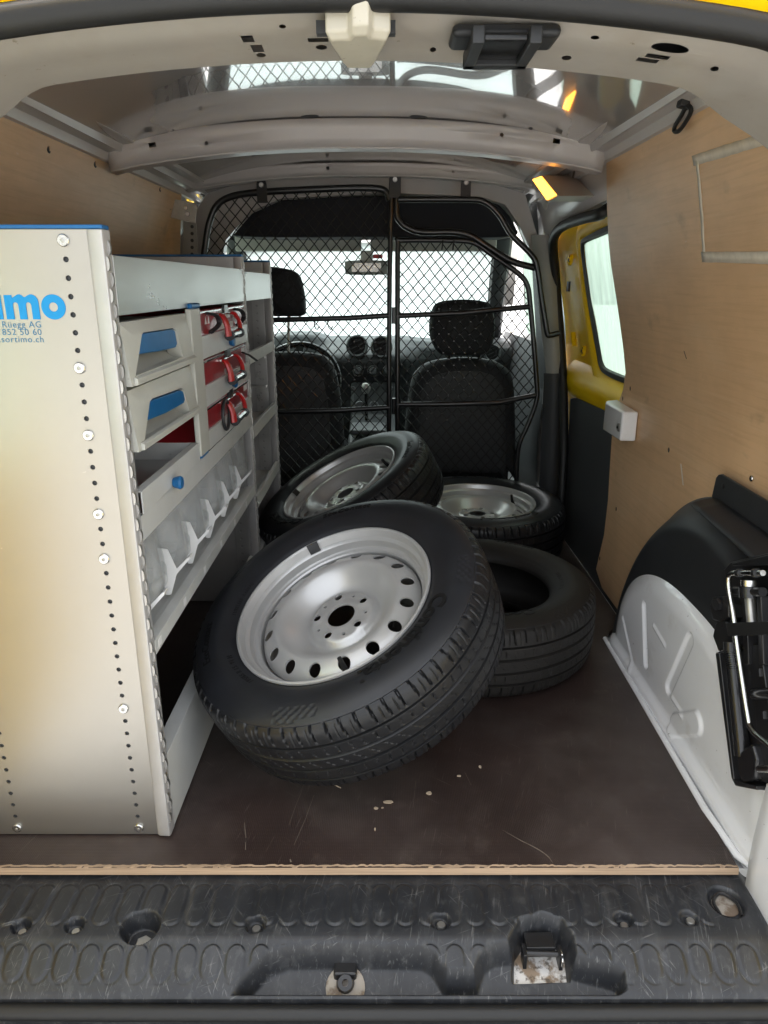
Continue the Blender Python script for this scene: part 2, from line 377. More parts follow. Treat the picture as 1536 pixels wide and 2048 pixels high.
def bh(u, v, w_, h_, y):                         # hole on the bow given in the photo
    p = atY(u, v, y); return p.x, p.z, w_, h_
B0, BX0, BX1 = 1.985, -.704, .562
xm = (BX0 + BX1) / 2; hw = (BX1 - BX0) / 2
def bt(x, y0=B0): return zroof(xm, y0) - .002 - .062 * (abs(x - xm) / hw) ** 2.4
hl = []
for u, v, kind in ((305, 291, 's'), (412, 286, 'o'), (1003, 270, 'o'), (1113, 270, 's')):
    p = atY(u, v, B0 + .01); b = 1 - (bt(p.x) - p.z) / .061; b = clamp(b, .25, .75)
    hl.append(rect(p.x - .009, p.x + .009, b - .09, b + .09) if kind == 's' else circ(p.x, b, .005, 10, .075))
bow_o, btop = bow(B0, BX0, BX1, .061, .002, .062, hl, 'roof_bow')
for u in (620, 838, 1075, 330):  # dark discs added in place of the shadows along the bow's top edge
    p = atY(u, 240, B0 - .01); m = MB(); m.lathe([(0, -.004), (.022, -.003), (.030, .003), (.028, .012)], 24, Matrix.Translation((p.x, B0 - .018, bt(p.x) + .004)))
    vp('bow_edge_shadow', m, 'trim_dark', bow_o)
fb_hl = [rect(-.20, -.19, .45, .7), circ(.24, .5, .003, 8, .1)]
bow(2.70, -.70, .56, .036, .004, .052, fb_hl, 'front_bow')

# --- roof rails between roof and walls
for sx in (-1, 1):
    def rail(a, b):
        y = lerp(1.0, 2.98, a); pts = [(.010, -.032), (-.004, -.030), (-.010, -.012), (-.030, -.006), (-.042, -.010), (-.050, .006), (-.078, .010), (-.084, .022)]
        k = b * 7; i = min(6, int(k)); p, q = pts[i], pts[i + 1]
        x = lerp(p[0], q[0], k - i); z = lerp(p[1], q[1], k - i)
        xb = xr(1.255); X = xb + x
        if sx < 0: X = 2 * CX - X
        return Vector((X, y, 1.272 + z))
    vp('roof_rail', MB().grid(rail, 20, 21), 'inner_paint', smooth=25, solid=.002)

# --- rear header over the opening
HXC = -.03
def hz(x): d = abs(x - HXC); return -.17 * d * d - 1.6 * max(0, d - .42) ** 2
HS = [(.905, 1.252), (.915, 1.2385), (.925, 1.2335), (.94, 1.2285), (.955, 1.2245), (.97, 1.2225), (1.0, 1.221), (1.03, 1.2185), (1.055, 1.217)]
def hsec(t): k = t * 8; i = min(7, int(k)); p, q = HS[i], HS[i + 1]; return lerp(p[0], q[0], k - i), lerp(p[1], q[1], k - i)
def hfn(x, t):
    y, z = hsec(t); cut = .06 * sst(.40, .52, abs(x - HXC))
    return Vector((x, y + cut * t, z + hz(x)))
def hpos(u, v):                                  # photo pixel on the header's underside -> (x, t)
    best = None
    for i in range(161):
        t = i / 160; y, z = hsec(t); p = atY(u, v, y); e = abs(p.z - (z + hz(p.x)))
        if best is None or e < best[0]: best = (e, p.x, t)
    return best[1], best[2]
hh = []
for u, v, kind, s in ((495, 77, 's', .007), (515, 97, 's', .007), (522, 111, 'o', .006), (643, 95, 'o', .007), (565, 53, 'o', .004), (866, 100, 'o', .004), (1133, 116, 'o', .006), (1190, 75, 'o', .005), (1340, 97, 'big', .022), (1315, 113, 'bar', .014), (1295, 121, 'bar', .013), (1434, 134, 'o', .005), (636, 80, 'bar', .012)):
    x, t = hpos(u, v); t = clamp(t, .3, .93)
    if kind == 's': hh.append(rect(x - s, x + s, t - .045, t + .045))
    elif kind == 'bar': hh.append(rect(x - s, x + s, t - .025, t + .025))
    elif kind == 'big': hh.append(circ(x, t, s, 20, .075))
    else: hh.append(circ(x, t, s, 12, .03))
n = 60; hx0, hx1 = -.66, .60
outer = [(lerp(hx0, hx1, i / n), 0) for i in range(n + 1)] + [(lerp(hx1, hx0, i / n), 1) for i in range(n + 1)]
ext = [(lerp(hx0, hx1, i / n), b / 16) for i in range(1, n) for b in range(1, 16)]
m = MB().plate(outer, hh, hfn, extra=ext)
m.grid(lambda a, b: hfn(lerp(hx0, hx1, a), 1) + Vector((0, .004 * b, .006 * b if b < 1 else .045)), 60, 2)
header = vp('rear_header', m, 'header_paint', smooth=30)
# a dark sheet added above the header, standing in for shade in its holes
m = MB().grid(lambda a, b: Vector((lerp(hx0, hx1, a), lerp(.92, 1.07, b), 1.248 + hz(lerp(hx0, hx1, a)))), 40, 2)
vp('header_hole_shade', m, 'trim_dark', header)
m = MB().tube([(x, .892, 1.236 + hz(x)) for x in [lerp(-.72, .66, i / 50) for i in range(51)]], .016, 14)
vp('door_seal', m, 'seal_rubber', smooth=80)
m = MB().grid(lambda a, b: Vector((lerp(-.76, .70, a), .872 - .035 * b, 1.246 + hz(lerp(-.76, .70, a)) + [0, .006, .03, .07][int(round(b * 3))])), 50, 3)
vp('roof_edge', m, 'yellow_paint', smooth=60)
# white moulded door catch and the black striker bracket under the header
m = MB(); L1 = ((650, 62), (696, 60), (705, 50), (737, 48), (746, 57), (782, 61), (776, 74), (752, 118), (744, 127), (692, 127), (684, 118), (658, 78))
nn = len(L1); cc = atZ(716, 90, 1.205)
rings_ = [[atZ(u, v, 1.205) + Vector((0, 0, .022)) for u, v in L1], [atZ(u, v, 1.205) for u, v in L1], [cc + (atZ(u, v, 1.205) - cc) * .86 + Vector((0, 0, -.008)) for u, v in L1]]
m.add([p for rg in rings_ for p in rg], [(k * nn + i, k * nn + (i + 1) % nn, (k + 1) * nn + (i + 1) % nn, (k + 1) * nn + i) for k in range(2) for i in range(nn)] + [tuple(2 * nn + i for i in range(nn))])
vp('door_catch', m, 'catch_cream', header, bevel=.003)
m = MB().box(cc.x - .046, cc.x + .043, cc.y - .026, cc.y - .014, 1.209, 1.222); vp('catch_slot', m, 'trim_dark', header)
c = hfn(hpos(1000, 85)[0], .5)
m = MB().box(c.x - .062, c.x + .062, c.y - .028, c.y + .03, c.z - .012, c.z + .002)
br = vp('striker_plate', m, 'black_plastic', header, bevel=.01, seg=3)
m = MB()
for dx in (-.034, .030): m.box(c.x + dx - .007, c.x + dx + .007, c.y - .045, c.y + .055, c.z - .024, c.z - .005)
m.box(c.x - .041, c.x + .037, c.y + .040, c.y + .058, c.z - .024, c.z - .006)
vp('striker_bracket', m, 'black_plastic', header, bevel=.002)
m = MB().box(c.x - .027, c.x + .023, c.y - .035, c.y + .040, c.z - .018, c.z - .011)
vp('striker_pocket', m, 'black_gloss', header, bevel=.002)

# --- side walls of the body (sheet metal), with the door opening and cab windows
def side_fn(off, sgn):
    return (lambda y, z: Vector((xr(z) + off, y, z))) if sgn > 0 else (lambda y, z: Vector((xl(z) - off, y, z)))
ysamp = [i * .1 for i in range(10, 46)]; zs_ = [-.2 + .05 * i for i in range(1, 32)]
for sgn in (1, -1):
    holes = [[(3.05, .70), (3.85, .70), (3.62, 1.08), (3.05, 1.10)]]
    outer = [(.90, -.25)] + [(.90, -.2 + .1 * i) for i in range(0, 17)] + [(3.5, 1.4), (4.6, .6), (4.6, -.25)]
    outer = [(.90, z) for z in [-.25 + .05 * i for i in range(34)]] + [(3.4, 1.40), (3.7, 1.10), (4.35, .64), (4.6, .60), (4.6, -.25)]
    if sgn > 0:
        holes.append([(2.12, -.04)] + [(2.12, .05 * i) for i in range(0, 24)] + [(2.18, 1.155), (2.80, 1.15), (2.92, 1.09)] + [(2.975, 1.05 - .05 * i) for i in range(0, 22)])
    ext = [(y, z) for y in (1.4, 1.9, 2.3, 2.95, 3.0) for z in zs_ if z < 1.35]
    m = MB().plate(outer, holes, side_fn(.035 if sgn > 0 else .03, sgn), extra=ext)
    vp('body_side', m, 'body_white', smooth=60)
    m = MB().plate(holes[0], [], side_fn(.04, sgn)); vp('cab_side_glass', m, 'door_glass', smooth=0)
# outer shell of the closed sliding door and its inner frame
dfn = side_fn(.055, 1)
wo = [tuple(atR(*p, .03).yz) for p in ((1156, 490), (1165, 478), (1216, 455), (1252, 452), (1290, 560), (1300, 700), (1290, 772), (1246, 762), (1206, 745), (1194, 730), (1188, 700), (1170, 600), (1160, 530))]
douter = [(1.95, 1.17 - .061 * i) for i in range(21)] + [(3.12, -.05), (3.12, .2), (3.12, .4), (3.12, .6), (3.12, .75), (3.12, .9), (3.12, 1.02), (3.12, 1.17)]
dext = [(2. + .08 * i, .0 + .06 * j) for i in range(14) for j in range(19)]
m = MB().plate(douter, [wo], dfn, extra=dext)
door = vp('sliding_door', m, 'yellow_paint', smooth=50)
# rounded inner frame: a bead round the window opening and a swelling at the belt line
m = MB(); wc = [Vector((xr(z) + .045, y, z)) for y, z in wo]
def loop_strip(pts, prof):                        # sweep offsets (inwards scale, dx) around a loop
    cy = sum(p.y for p in pts) / len(pts); cz = sum(p.z for p in pts) / len(pts); vs = []; n_ = len(pts)
    for s_, dx in prof:
        for p in pts:
            d = Vector((0, p.y - cy, p.z - cz)); L_ = d.length
            vs.append(p + d / L_ * s_ + Vector((dx, 0, 0)))
    return vs, [(k * n_ + i, k * n_ + (i + 1) % n_, (k + 1) * n_ + (i + 1) % n_, (k + 1) * n_ + i) for k in range(len(prof) - 1) for i in range(n_)]
wcs = [p for p in crom([p for p in wc], 5, True)]
vs, fs = loop_strip(wcs, [(.095, .012), (.085, -.002), (.06, -.012), (.035, -.012), (.015, -.002), (0, .012)]); m.add(vs, fs)
vp('window_surround', m, 'yellow_paint', door, smooth=60)
vs, fs = loop_strip(wcs, [(.012, .001), (.008, -.006), (-.008, -.006), (-.012, .004)]); vp('window_gasket', MB().add(vs, fs), 'seal_rubber', door, smooth=60)
m = MB().plate([(p.y, p.z) for p in wcs], [], side_fn(.052, 1)); vp('window_pane', m, 'door_glass', door, smooth=0)
m = MB().grid(lambda a, b: Vector((xr(.56) + .058 - .05 * math.sin(math.pi * b) ** .8, lerp(1.98, 2.90, a), lerp(.50, .66, b))), 30, 14)
vp('belt_moulding', m, 'yellow_paint', door, smooth=60)
tr = [tuple(atR(*p, .02).yz) for p in ((1142, 797), (1150, 796), (1232, 830))]
trim = [tr[0], tr[1], tr[2], (1.98, .50), (1.98, -.04), (2.70, -.04), (2.72, .12)]
m = MB().plate(trim, [], side_fn(.018, 1), side_fn(.028, 1), extra=[(2.1 + .1 * i, .05 * j) for i in range(6) for j in range(9)])
vp('door_trim', m, 'trim_dark', door, smooth=50)
for u, v, s in ((1137, 520, 1.), (1163, 702, 1.)):
    p = atR(u, v, .035)
    mm = MB().disc(p + Vector((.012, 0, 0)), (-1, 0, .1), .020, .012, 20); vp('boss', mm, 'yellow_paint', door)
    for dy, dz_, r_ in ((0, 0, .006), (-.012, .012, .0035), (-.013, -.006, .0035)):
        mm = MB().disc(p + Vector((.0, dy, dz_)), (-1, 0, .1), r_, .0015, 10); vp('bolt_hole', mm, 'seal_rubber', door)
for (u0, v0, u1, v1) in ((1136, 563, 1143, 583),):
    p = atR(u0, v0, .038); q = atR(u1, v1, .038); vp('slot', MB().box(p.x - .004, p.x + .003, min(p.y, q.y), max(p.y, q.y), min(p.z, q.z), max(p.z, q.z)), 'seal_rubber', door)
p0 = atR(1146, 665, .04); p1 = atR(1149, 692, .04)
vp('grip_recess', MB().tube([p0, p1], .010, 10, flat=.5), 'yellow_paint', door)
# door opening seal
sp = [atR(1240, 404, .05), atR(1219, 416, .026)] + [atR(*p, -.004) for p in ((1200, 428), (1165, 437), (1130, 450), (1112, 466), (1106, 490), (1110, 540), (1118, 640), (1126, 760), (1128, 880), (1125, 960), (1117, 1060), (1110, 1130))]
m = MB().tube(crom(sp, 6), .017, 10); vp('door_seal', m, 'seal_rubber', smooth=80)
m = MB().tube(crom([atR(*p, .02) for p in ((1222, 425), (1205, 440), (1150, 455), (1122, 480), (1120, 520), (1128, 640), (1136, 760))], 6), .014, 10)
# inner rail above the door, pillar behind the cab door
m = MB().plate([(1.96, 1.165), (2.62, 1.145), (2.80, 1.12), (2.87, 1.04), (3.05, 1.03), (3.05, 1.29), (1.96, 1.29)], [], side_fn(.004, 1), extra=[(2.0 + .1 * i, 1.2 + .03 * j) for i in range(10) for j in range(3)])
rail_in = vp('door_header_rail', m, 'inner_paint', smooth=50, solid=.002)
# B pillar: grey upper trim, dark lower trim
def pil(u0, u1, v0, v1, y0, y1, mname, nm):
    a0 = atY(u0[0], v0, y0); a1 = atY(u0[1], v1, y0); b0 = atY(u1[0], v0, y1); b1 = atY(u1[1], v1, y1)
    def f(s, t):
        l = a0.lerp(a1, t); r_ = b0.lerp(b1, t); p = l.lerp(r_, s); p.y -= .02 * math.sin(math.pi * s); return p
    return vp(nm, MB().grid(f, 10, 12), mname, smooth=60)
pil((1062, 1092), (1108, 1122), 470, 748, 2.88, 2.86, 'trim_grey', 'pillar_trim')
pil((1088, 1070), (1124, 1120), 746, 1160, 2.87, 2.85, 'trim_dark', 'pillar_trim')
# shoulder panel round the cab opening, behind the partition
arch_o = [(-.80, -.05), (.655, -.05), (.655, .85), (.60, 1.08), (.52, 1.288), (.36, 1.312), (.15, 1.336), (CX, 1.34), (-.30, 1.336), (-.50, 1.312), (-.65, 1.288), (-.79, 1.10), (-.86, .9)]
arch_i = [tuple((p.x, p.z)) for p in (atY(*q, 2.9) for q in ((438, 700), (436, 560), (452, 480), (500, 425), (560, 398), (760, 386), (960, 394), (1010, 410), (1038, 450), (1060, 500), (1090, 560), (1100, 700), (1095, 800)))]
arch_i = [(arch_i[0][0], -.04)] + arch_i + [(arch_i[-1][0], -.04)]
m = MB().plate(arch_o, [arch_i], lambda x, z: Vector((x, 2.90, z)), lambda x, z: Vector((x, 2.94, z)))
vp('cab_arch_trim', m, 'inner_paint', smooth=30, bevel=.008)
# interior lamp on the rail
lp = atR(1090, 376, -.012)
ln = Vector((-.8, -.35, -.35)).normalized()
LQ = [atX(*p, .475) for p in ((1067, 359), (1084, 353), (1114, 390), (1096, 400))]
lc_ = sum(LQ, Vector()) / 4
m = MB().prism([lc_ + (p - lc_) * 1.12 + Vector((.100, 0, 0)) for p in LQ], (-.100, 0, 0)); lamp = vp('interior_lamp', m, 'visor', bevel=.003)
m = MB().prism(LQ, (-.005, 0, 0)); vp('lamp_lens', m, 'lamp_lens', lamp, bevel=.002)
ld = bpy.data.lights.new('lamp_light', 'POINT'); ld.energy = .012; ld.color = (1, .5, .15); ld.shadow_soft_size = .02
lo = bpy.data.objects.new('lamp_light', ld); C.objects.link(lo); lo.location = lc_ + ln * .05 + Vector((0, -2, .05)); lo.parent = lamp; lo.location = lo.location + Vector((0, 0, 0))
lo.matrix_parent_inverse = Matrix.Identity(4)
m = MB().tube([atR(1150, 342, -.01), atR(1143, 368, -.012), atR(1128, 388, -.012)], .004, 6, flat=.4); vp('lamp_spring', m, 'steel', lamp)
m = MB().disc(atR(1093, 410, -.005), (-1, -.3, -.2), .014, .006); vp('plug', m, 'visor', rail_in)
# white door-catch box on the load-space wall
q = [atR(*p, -.012) for p in ((1222, 822), (1270, 824), (1272, 888), (1220, 882))]
y0, y1, z0, z1 = q[1].y, q[0].y - .05, q[2].z, q[1].z
xw = xr((z0 + z1) / 2)
m = MB().prism([(xw - .002, y0, z0), (xw - .046, y0 + .004, z0), (xw - .050, y1 - .01, z0 + .002), (xw - .04, y1 + .02, z0 + .004), (xw - .002, y1 + .03, z0 + .006)], (0, 0, z1 - z0))
cb = vp('catch_box', m, 'body_white', bevel=.006, seg=3)
m = MB().disc(Vector((xw - .047, y0 + .02, (z0 + z1) / 2 - .005)), (-1, -.1, 0), .012, .004, 20); vp('bolt_cup', m, 'steel_dull', cb)
m = MB().disc(Vector((xw - .0515, y0 + .02, (z0 + z1) / 2 - .005)), (-1, -.1, 0), .004, .0012, 10); vp('bolt_hole', m, 'seal_rubber', cb)

# --- floor pan, rear pillar, right wheel arch with its pressings
m = MB().add([(-.95, .985, -.024), (.80, .985, -.024), (.80, 4.4, -.024), (-.95, 4.4, -.024)], [(0, 1, 2, 3)]); vp('floor_pan', m, 'body_white', smooth=0)
def seg_d(y, z, a, b):
    ax, ay = a; bx, by = b; dx, dy = bx - ax, by - ay; L2 = dx * dx + dy * dy
    t = clamp(((y - ax) * dx + (z - ay) * dy) / L2) if L2 else 0
    return math.hypot(y - ax - dx * t, z - ay - dy * t)
AX = .628
def ap(u, v): p = atX(u, v, AX); return (p.y, p.z)
caps_ = [(ap(1289, 1214), ap(1291, 1326), .0125, -.007), (ap(1380, 1280), ap(1336, 1376), .0145, -.006), (ap(1352, 1450), ap(1394, 1446), .024, .006)]
ridges = [(ap(1245, 1235), ap(1268, 1345)), (ap(1344, 1396), ap(1368, 1432)), (ap(1308, 1252), ap(1330, 1290))]
def arch(a, b):
    y = lerp(.87, 1.89, a); z = lerp(-.014, .40, b)
    q_ = ((abs(y - 1.36) / .50) ** 2.5 + (max(0, z) / .36) ** 2.5) ** .4
    d = (1 - q_) * .36                            # rough distance inside the arch outline
    xw_ = xr(z) + .02
    dep = (xw_ - AX + .012 * (z - .15)) * math.sin(clamp(d / .10) * math.pi / 2) ** .85 if d > 0 else 0
    x = xw_ - dep
    if d > .02:
        f = sst(.02, .05, d)
        for p_, q2, r_, h_ in caps_:
            x -= h_ * f * sst(r_ + .003, r_ - .003, seg_d(y, z, p_, q2))
        for p_, q2 in ridges: x -= .0034 * f * sst(.008, .0, seg_d(y, z, p_, q2))
    x -= .014 * sst(.034, .012, z) * (1 if d > -.02 else 0)   # welded foot flange
    return Vector((x, y, z))
vp('wheel_arch', MB().grid(arch, 330, 150), 'body_white', smooth=70)
m = MB().tube([(.617, 1.78, .0), (.612, 1.5, .001), (.604, 1.1, .0), (.612, .99, -.002), (.64, .945, -.004)], .007, 8); vp('seam_sealer', m, 'body_white', smooth=80)
def pillar(a, b):
    z = lerp(-.1, 1.2, b); k = a * 3
    w_ = interp([(-.1, .612), (.05, .607), (.18, .612), (.3, .63), (.6, .64), (.9, .60), (1.2, .545)], z)
    pts = [(w_ + .16, .965), (w_ + .012, .965), (w_, .95), (w_ + .0, .87)]
    i = min(2, int(k)); p, q2 = pts[i], pts[i + 1]; return Vector((lerp(p[0], q2[0], k - i), lerp(p[1], q2[1], k - i), z))
vp('rear_pillar', MB().grid(pillar, 9, 40), 'body_white', smooth=50)
def pillar_l(a, b):
    p = pillar(a, b); return Vector((2 * CX - p.x - .05, p.y, p.z))
vp('rear_pillar', MB().grid(pillar_l, 9, 40), 'body_white', smooth=50)

# --- black plastic load sill, one moulded sheet with pads, bolt pockets and latch recesses
SZ = [(.70, -.16), (.760, -.13), (.781, -.074), (.786, -.0645), (.797, -.0565), (.835, -.034), (.858, -.024), (.90, -.020), (.975, -.0185), (.99, -.018)]
SZs = [(p.x, p.y) for p in crom(SZ, 5)]
def sillz(y): return interp(SZs, y)
def spx(u, v):
    y = .85
    for _ in range(30): p = atZ(u, v, sillz(y)); y = lerp(y, p.y, .6)
    return (p.x, p.y)
padsU, padsL = [], []
for i in range(-5, 32):
    u = 36 + 45.5 * i; x_, _ = spx(u, 1800)
    x2 = spx(768, 1800)[0]; xx = x_
    padsU.append((xx, spx(768, 1772)[1], spx(768, 1846)[1]))
for i in range(len(padsU)): padsL.append((padsU[i][0], spx(768, 1893)[1], spx(768, 1958)[1]))
rec = [spx(*p) for p in ((452, 1996), (500, 1938), (536, 1905), (575, 1893), (670, 1890), (845, 1893), (868, 1905), (895, 1942), (948, 1940), (962, 1905), (985, 1888), (1018, 1884), (1022, 1870), (1040, 1838), (1085, 1826), (1122, 1838), (1144, 1868), (1152, 1912), (1230, 1930), (1246, 1940), (1252, 1975), (1240, 1996))]
deep = [spx(*p) for p in ((1028, 1930), (1028, 1868), (1044, 1842), (1085, 1830), (1120, 1842), (1138, 1868), (1143, 1926))]
def poly_sd(x, y, P):                             # signed distance, positive inside
    d = 9; c = False; n_ = len(P); j = n_ - 1
    for i in range(n_):
        a, b = P[i], P[j]; d = min(d, seg_d(x, y, a, b))
        if (a[1] > y) != (b[1] > y) and x < (b[0] - a[0]) * (y - a[1]) / (b[1] - a[1]) + a[0]: c = not c
        j = i
    return d if c else -d
holes_s = [(spx(*p), r_, dp) for p, r_, dp in (((42, 1851), .016, .016), ((149, 1850), .016, .016), ((281, 1851), .032, .034), ((511, 1848), .017, .012), ((880, 1842), .017, .010), ((1247, 1838), .016, .016), ((1378, 1836), .016, .008))]
ring_c = spx(1452, 1803)
NX, NY = 620, 150
ys = [lerp(.993, .735, (j / NY)) for j in range(NY + 1)]
rx0 = min(p[0] for p in rec) - .02; rx1 = max(p[0] for p in rec) + .02
def sill(a, b):
    x = lerp(-.80, .64, a); y = lerp(.993, .783, b); z = sillz(y)
    pitch = padsU[1][0] - padsU[0][0]
    i = int((x - padsU[0][0]) / pitch + .5)
    cov = 1.
    if rx0 < x < rx1 and y < .90:
        d = poly_sd(x, y, rec); cov = sst(.004, -.004, d)
        z -= .036 * sst(-.004, .010, d) * sst(.783, .80, y)
        if x > deep[0][0] - .02:
            d2 = poly_sd(x, y, deep); z -= .035 * sst(-.002, .008, d2)
    hcov = 1.
    for (hx_, hy), r_, dp in holes_s:
        if abs(x - hx_) < r_ * 1.5 and abs(y - hy) < r_ * 1.3:
            d = math.hypot((x - hx_), (y - hy) * 1.15); z -= dp * sst(r_, r_ * .72, d); hcov = min(hcov, sst(r_ * .9, r_ * 1.15, d))
    d = math.hypot(x - ring_c[0], (y - ring_c[1]) * .9)
    z -= .010 * sst(.030, .023, d); hcov = min(hcov, sst(.028, .032, d))
    if 0 <= i < len(padsU) and hcov > 0:
        px_, yt, yb = padsU[i]
        if x < .52:
            d = seg_d(x, y, (px_, yt - .012), (px_, yb + .012)); z += hcov * cov * (.0013 * sst(.0155, .0130, d) - .0012 * sst(.0032, .0, abs(d - .0165)))
        _, yt, yb = padsL[i]
        d = seg_d(x, y, (px_, yt - .012), (px_, yb + .012)); z += hcov * cov * (.0013 * sst(.0155, .0130, d) - .0012 * sst(.0032, .0, abs(d - .0165)))
    z -= .004 * sst(.58, .64, x) + .03 * sst(.60, .64, x)
    return Vector((x, y, z))
sm_ = MB().grid(sill, NX, NY); sm_.grid(lambda a, b: (lambda p: Vector((p.x, p.y - .002 * b, p.z - .10 * b)))(sill(a, 1.)), 120, 2)
sill_o = vp('sill_cover', sm_, 'sill_plastic', smooth=60)
for (hx_, hy), r_, dp in holes_s:
    zb = sillz(hy) - dp + .0012
    mm = MB().disc(Vector((hx_ + r_ * .1, hy - r_ * .15, zb)), (0, 0, 1), r_ * .42, .005, 6 if r_ > .03 else 16); vp('sill_bolt', mm, 'steel_dull', sill_o)
# rusty white metal in the latch pocket, the hook pin and its ring
mm = MB().plate([(p[0] * 1., p[1]) for p in deep], [], lambda x, y: Vector((x, y, sillz(y) - .052 + .10 * (.84 - y)))); vp('latch_plate', mm, 'rust_white', sill_o, smooth=0)
a_ = spx(1050, 1882); b_ = spx(1122, 1886); zl = -.052
mm = MB().tube([(a_[0], a_[1], zl), (b_[0], b_[1], zl)], .0045, 10); pin = vp('latch_pin', mm, 'black_steel', sill_o)
mm = MB()
for q2 in (a_, b_): mm.box(q2[0] - .003, q2[0] + .003, q2[1] - .012, q2[1] + .010, zl - .02, zl + .008)
mm.box(a_[0] + .004, b_[0] - .006, a_[1] + .002, a_[1] + .03, zl - .012, zl + .008)
vp('latch_bracket', mm, 'black_steel', sill_o, bevel=.001)
mm = MB().tube([Vector((b_[0] + .001, b_[1] - .004 + .010 * math.cos(t * .5), zl - .004 + .012 * math.sin(t * .5))) for t in range(13)], .0016, 6, closed=True); vp('latch_ring', mm, 'steel', sill_o)
# centre striker with its bolt
p = spx(690, 1925); zc_ = sillz(p[1]) - .034
mm = MB().box(p[0] - .018, p[0] + .018, p[1] - .004, p[1] + .030, zc_ - .002, zc_ + .016); st = vp('striker', mm, 'black_steel', sill_o, bevel=.004)
p2 = spx(690, 1950)
mm = MB().disc(Vector((p2[0], p2[1] + .004, zc_ - .006)), (0, -.5, .85), .030, .005, 24); vp('striker_base', mm, 'rust_dark', sill_o)
mm = MB().lathe([(.005, .004), (.005, .010), (.011, .010), (.014, .002)], 16, frame(Vector((p2[0], p2[1] + .006, zc_ + .002)), Vector((0, -.6, .8)))); vp('striker_bolt', mm, 'black_steel', sill_o)
# lashing loop at the right
c = ring_c
mm = MB().tube(crom([(c[0] - .017, c[1] - .022, -.026), (c[0] - .018, c[1] + .004, -.024), (c[0], c[1] + .02, -.023), (c[0] + .018, c[1] + .004, -.024), (c[0] + .017, c[1] - .022, -.026)], 5), .0028, 8); vp('lashing_loop', mm, 'black_steel', sill_o)
mm = MB().disc(Vector((c[0], c[1], sillz(c[1]) - .0095)), (0, 0, 1), .021, .0015, 20); vp('loop_base', mm, 'rust_dark', sill_o)
# seal tube and bumper below the sill
mm = MB().tube([(lerp(-.85, .85, i / 40), .772 + .01 * (lerp(-.85, .85, i / 40)) ** 2, -.0835) for i in range(41)], .0115, 12); vp('sill_seal', mm, 'seal_rubber', smooth=80)
def bump(a, b):
    x = lerp(-.95, .95, a); k = b * 5; pts = [(.772, -.118), (.745, -.125), (.70, -.165), (.62, -.172), (.56, -.19), (.53, -.42)]
    i = min(4, int(k)); p, q2 = pts[i], pts[i + 1]; return Vector((x, lerp(p[0], q2[0], k - i) + .05 * x * x, lerp(p[1], q2[1], k - i)))
bo = vp('bumper', MB().grid(bump, 40, 15), 'black_plastic', smooth=30)
for x0_, x1_ in ((-.62, -.40), (-.385, -.02), (.02, .24), (.30, .64)):
    vp('bumper_pad', MB().box(x0_, x1_, .63, .70, -.172, -.152), 'black_plastic', bo, bevel=.005)

# --- the two rear doors, swung open beyond the frame (they colour the light on the rack)
for sgn in (-1, 1):
    hx_ = CX + sgn * .80; ex = hx_ + (-.12 if sgn < 0 else .55); ey = .20 if sgn < 0 else .42
    d = Vector((ex - hx_, ey - .88, 0)); L_ = d.length; d.normalize(); nrm = Vector((d.y, -d.x, 0)) * (1 if sgn < 0 else -1)
    base = Vector((hx_, .88, 0))
    fn_ = lambda s, z, base=base, d=d: base + d * s + Vector((0, 0, z))
    mm = MB().plate(rrect(0, L_, -.12, 1.22, .06), [rrect(.08, L_ - .08, .55, 1.10, .06)], fn_, lambda s, z, f=fn_, nrm=nrm: f(s, z) + nrm * -.05)
    dr = vp('rear_door', mm, 'yellow_paint', smooth=40)
    mm = MB().plate(rrect(.085, L_ - .085, .555, 1.095, .06), [], lambda s, z, f=fn_, nrm=nrm: f(s, z) - nrm * .02); vp('window_pane', mm, 'door_glass', dr, smooth=0)
    mm = MB().plate(rrect(.06, L_ - .06, -.06, .45, .05), [], lambda s, z, f=fn_, nrm=nrm: f(s, z) + nrm * .006, lambda s, z, f=fn_, nrm=nrm: f(s, z) + nrm * .001); vp('door_trim', mm, 'trim_dark', dr)

# ================================================================== plywood floor and wall panels
fl = [(-.86, .962), (.600, .962), (.607, 1.30), (.613, 1.76), (.640, 1.82), (.694, 1.87), (.697, 2.10), (.697, 2.95), (-.86, 2.95)]
fm = MB().plate(fl, [], lambda x, y: Vector((x, y, 0)), lambda x, y: Vector((x, y, -.013)))
floor = ob('floor', fm, 'floor_ply', smooth=0); floor['kind'] = 'structure'; floor['label'] = 'scratched dark brown plywood load floor with pale cut edge'
em = MB(); random.seed(3); n = 260; x0_, x1_ = -.86, .601
def ez(i): return .0004 + .0016 * max(0, noise.noise(Vector((i * .13, 3, 0)))) + (.0022 * random.random() if random.random() < .12 else 0)
top = [Vector((lerp(x0_, x1_, i / n), .9612, ez(i) - .0008)) for i in range(n + 1)]
bot = [Vector((p.x, .9595, -.0128)) for p in top]; tb = [Vector((p.x, .966 + .004 * random.random(), .0004)) for p in top]
em.add(top + bot + tb, [(i, i + 1, n + 1 + i + 1, n + 1 + i) for i in range(n)] + [(i, 2 * n + 2 + i, 2 * n + 2 + i + 1, i + 1) for i in range(n)])
ob('cut_edge', em, 'ply_edge', floor, smooth=0)
def scratch(pix, w_, m='scratch_pale'):
    P = [atZ(u, v, .0006) for u, v in pix]; mm = MB(); vs = []; n_ = len(P)
    for i, p in enumerate(P):
        t = (P[min(i + 1, n_ - 1)] - P[max(i - 1, 0)]).normalized(); s = Vector((-t.y, t.x, 0)); k = w_ * (.25 + .75 * math.sin(math.pi * (i + .5) / n_)) * (.7 + .6 * random.random())
        vs += [p + s * k, p - s * k]
    mm.add(vs, [(2 * i, 2 * i + 1, 2 * i + 3, 2 * i + 2) for i in range(n_ - 1)]); return ob('scratch', mm, m, floor, smooth=0)
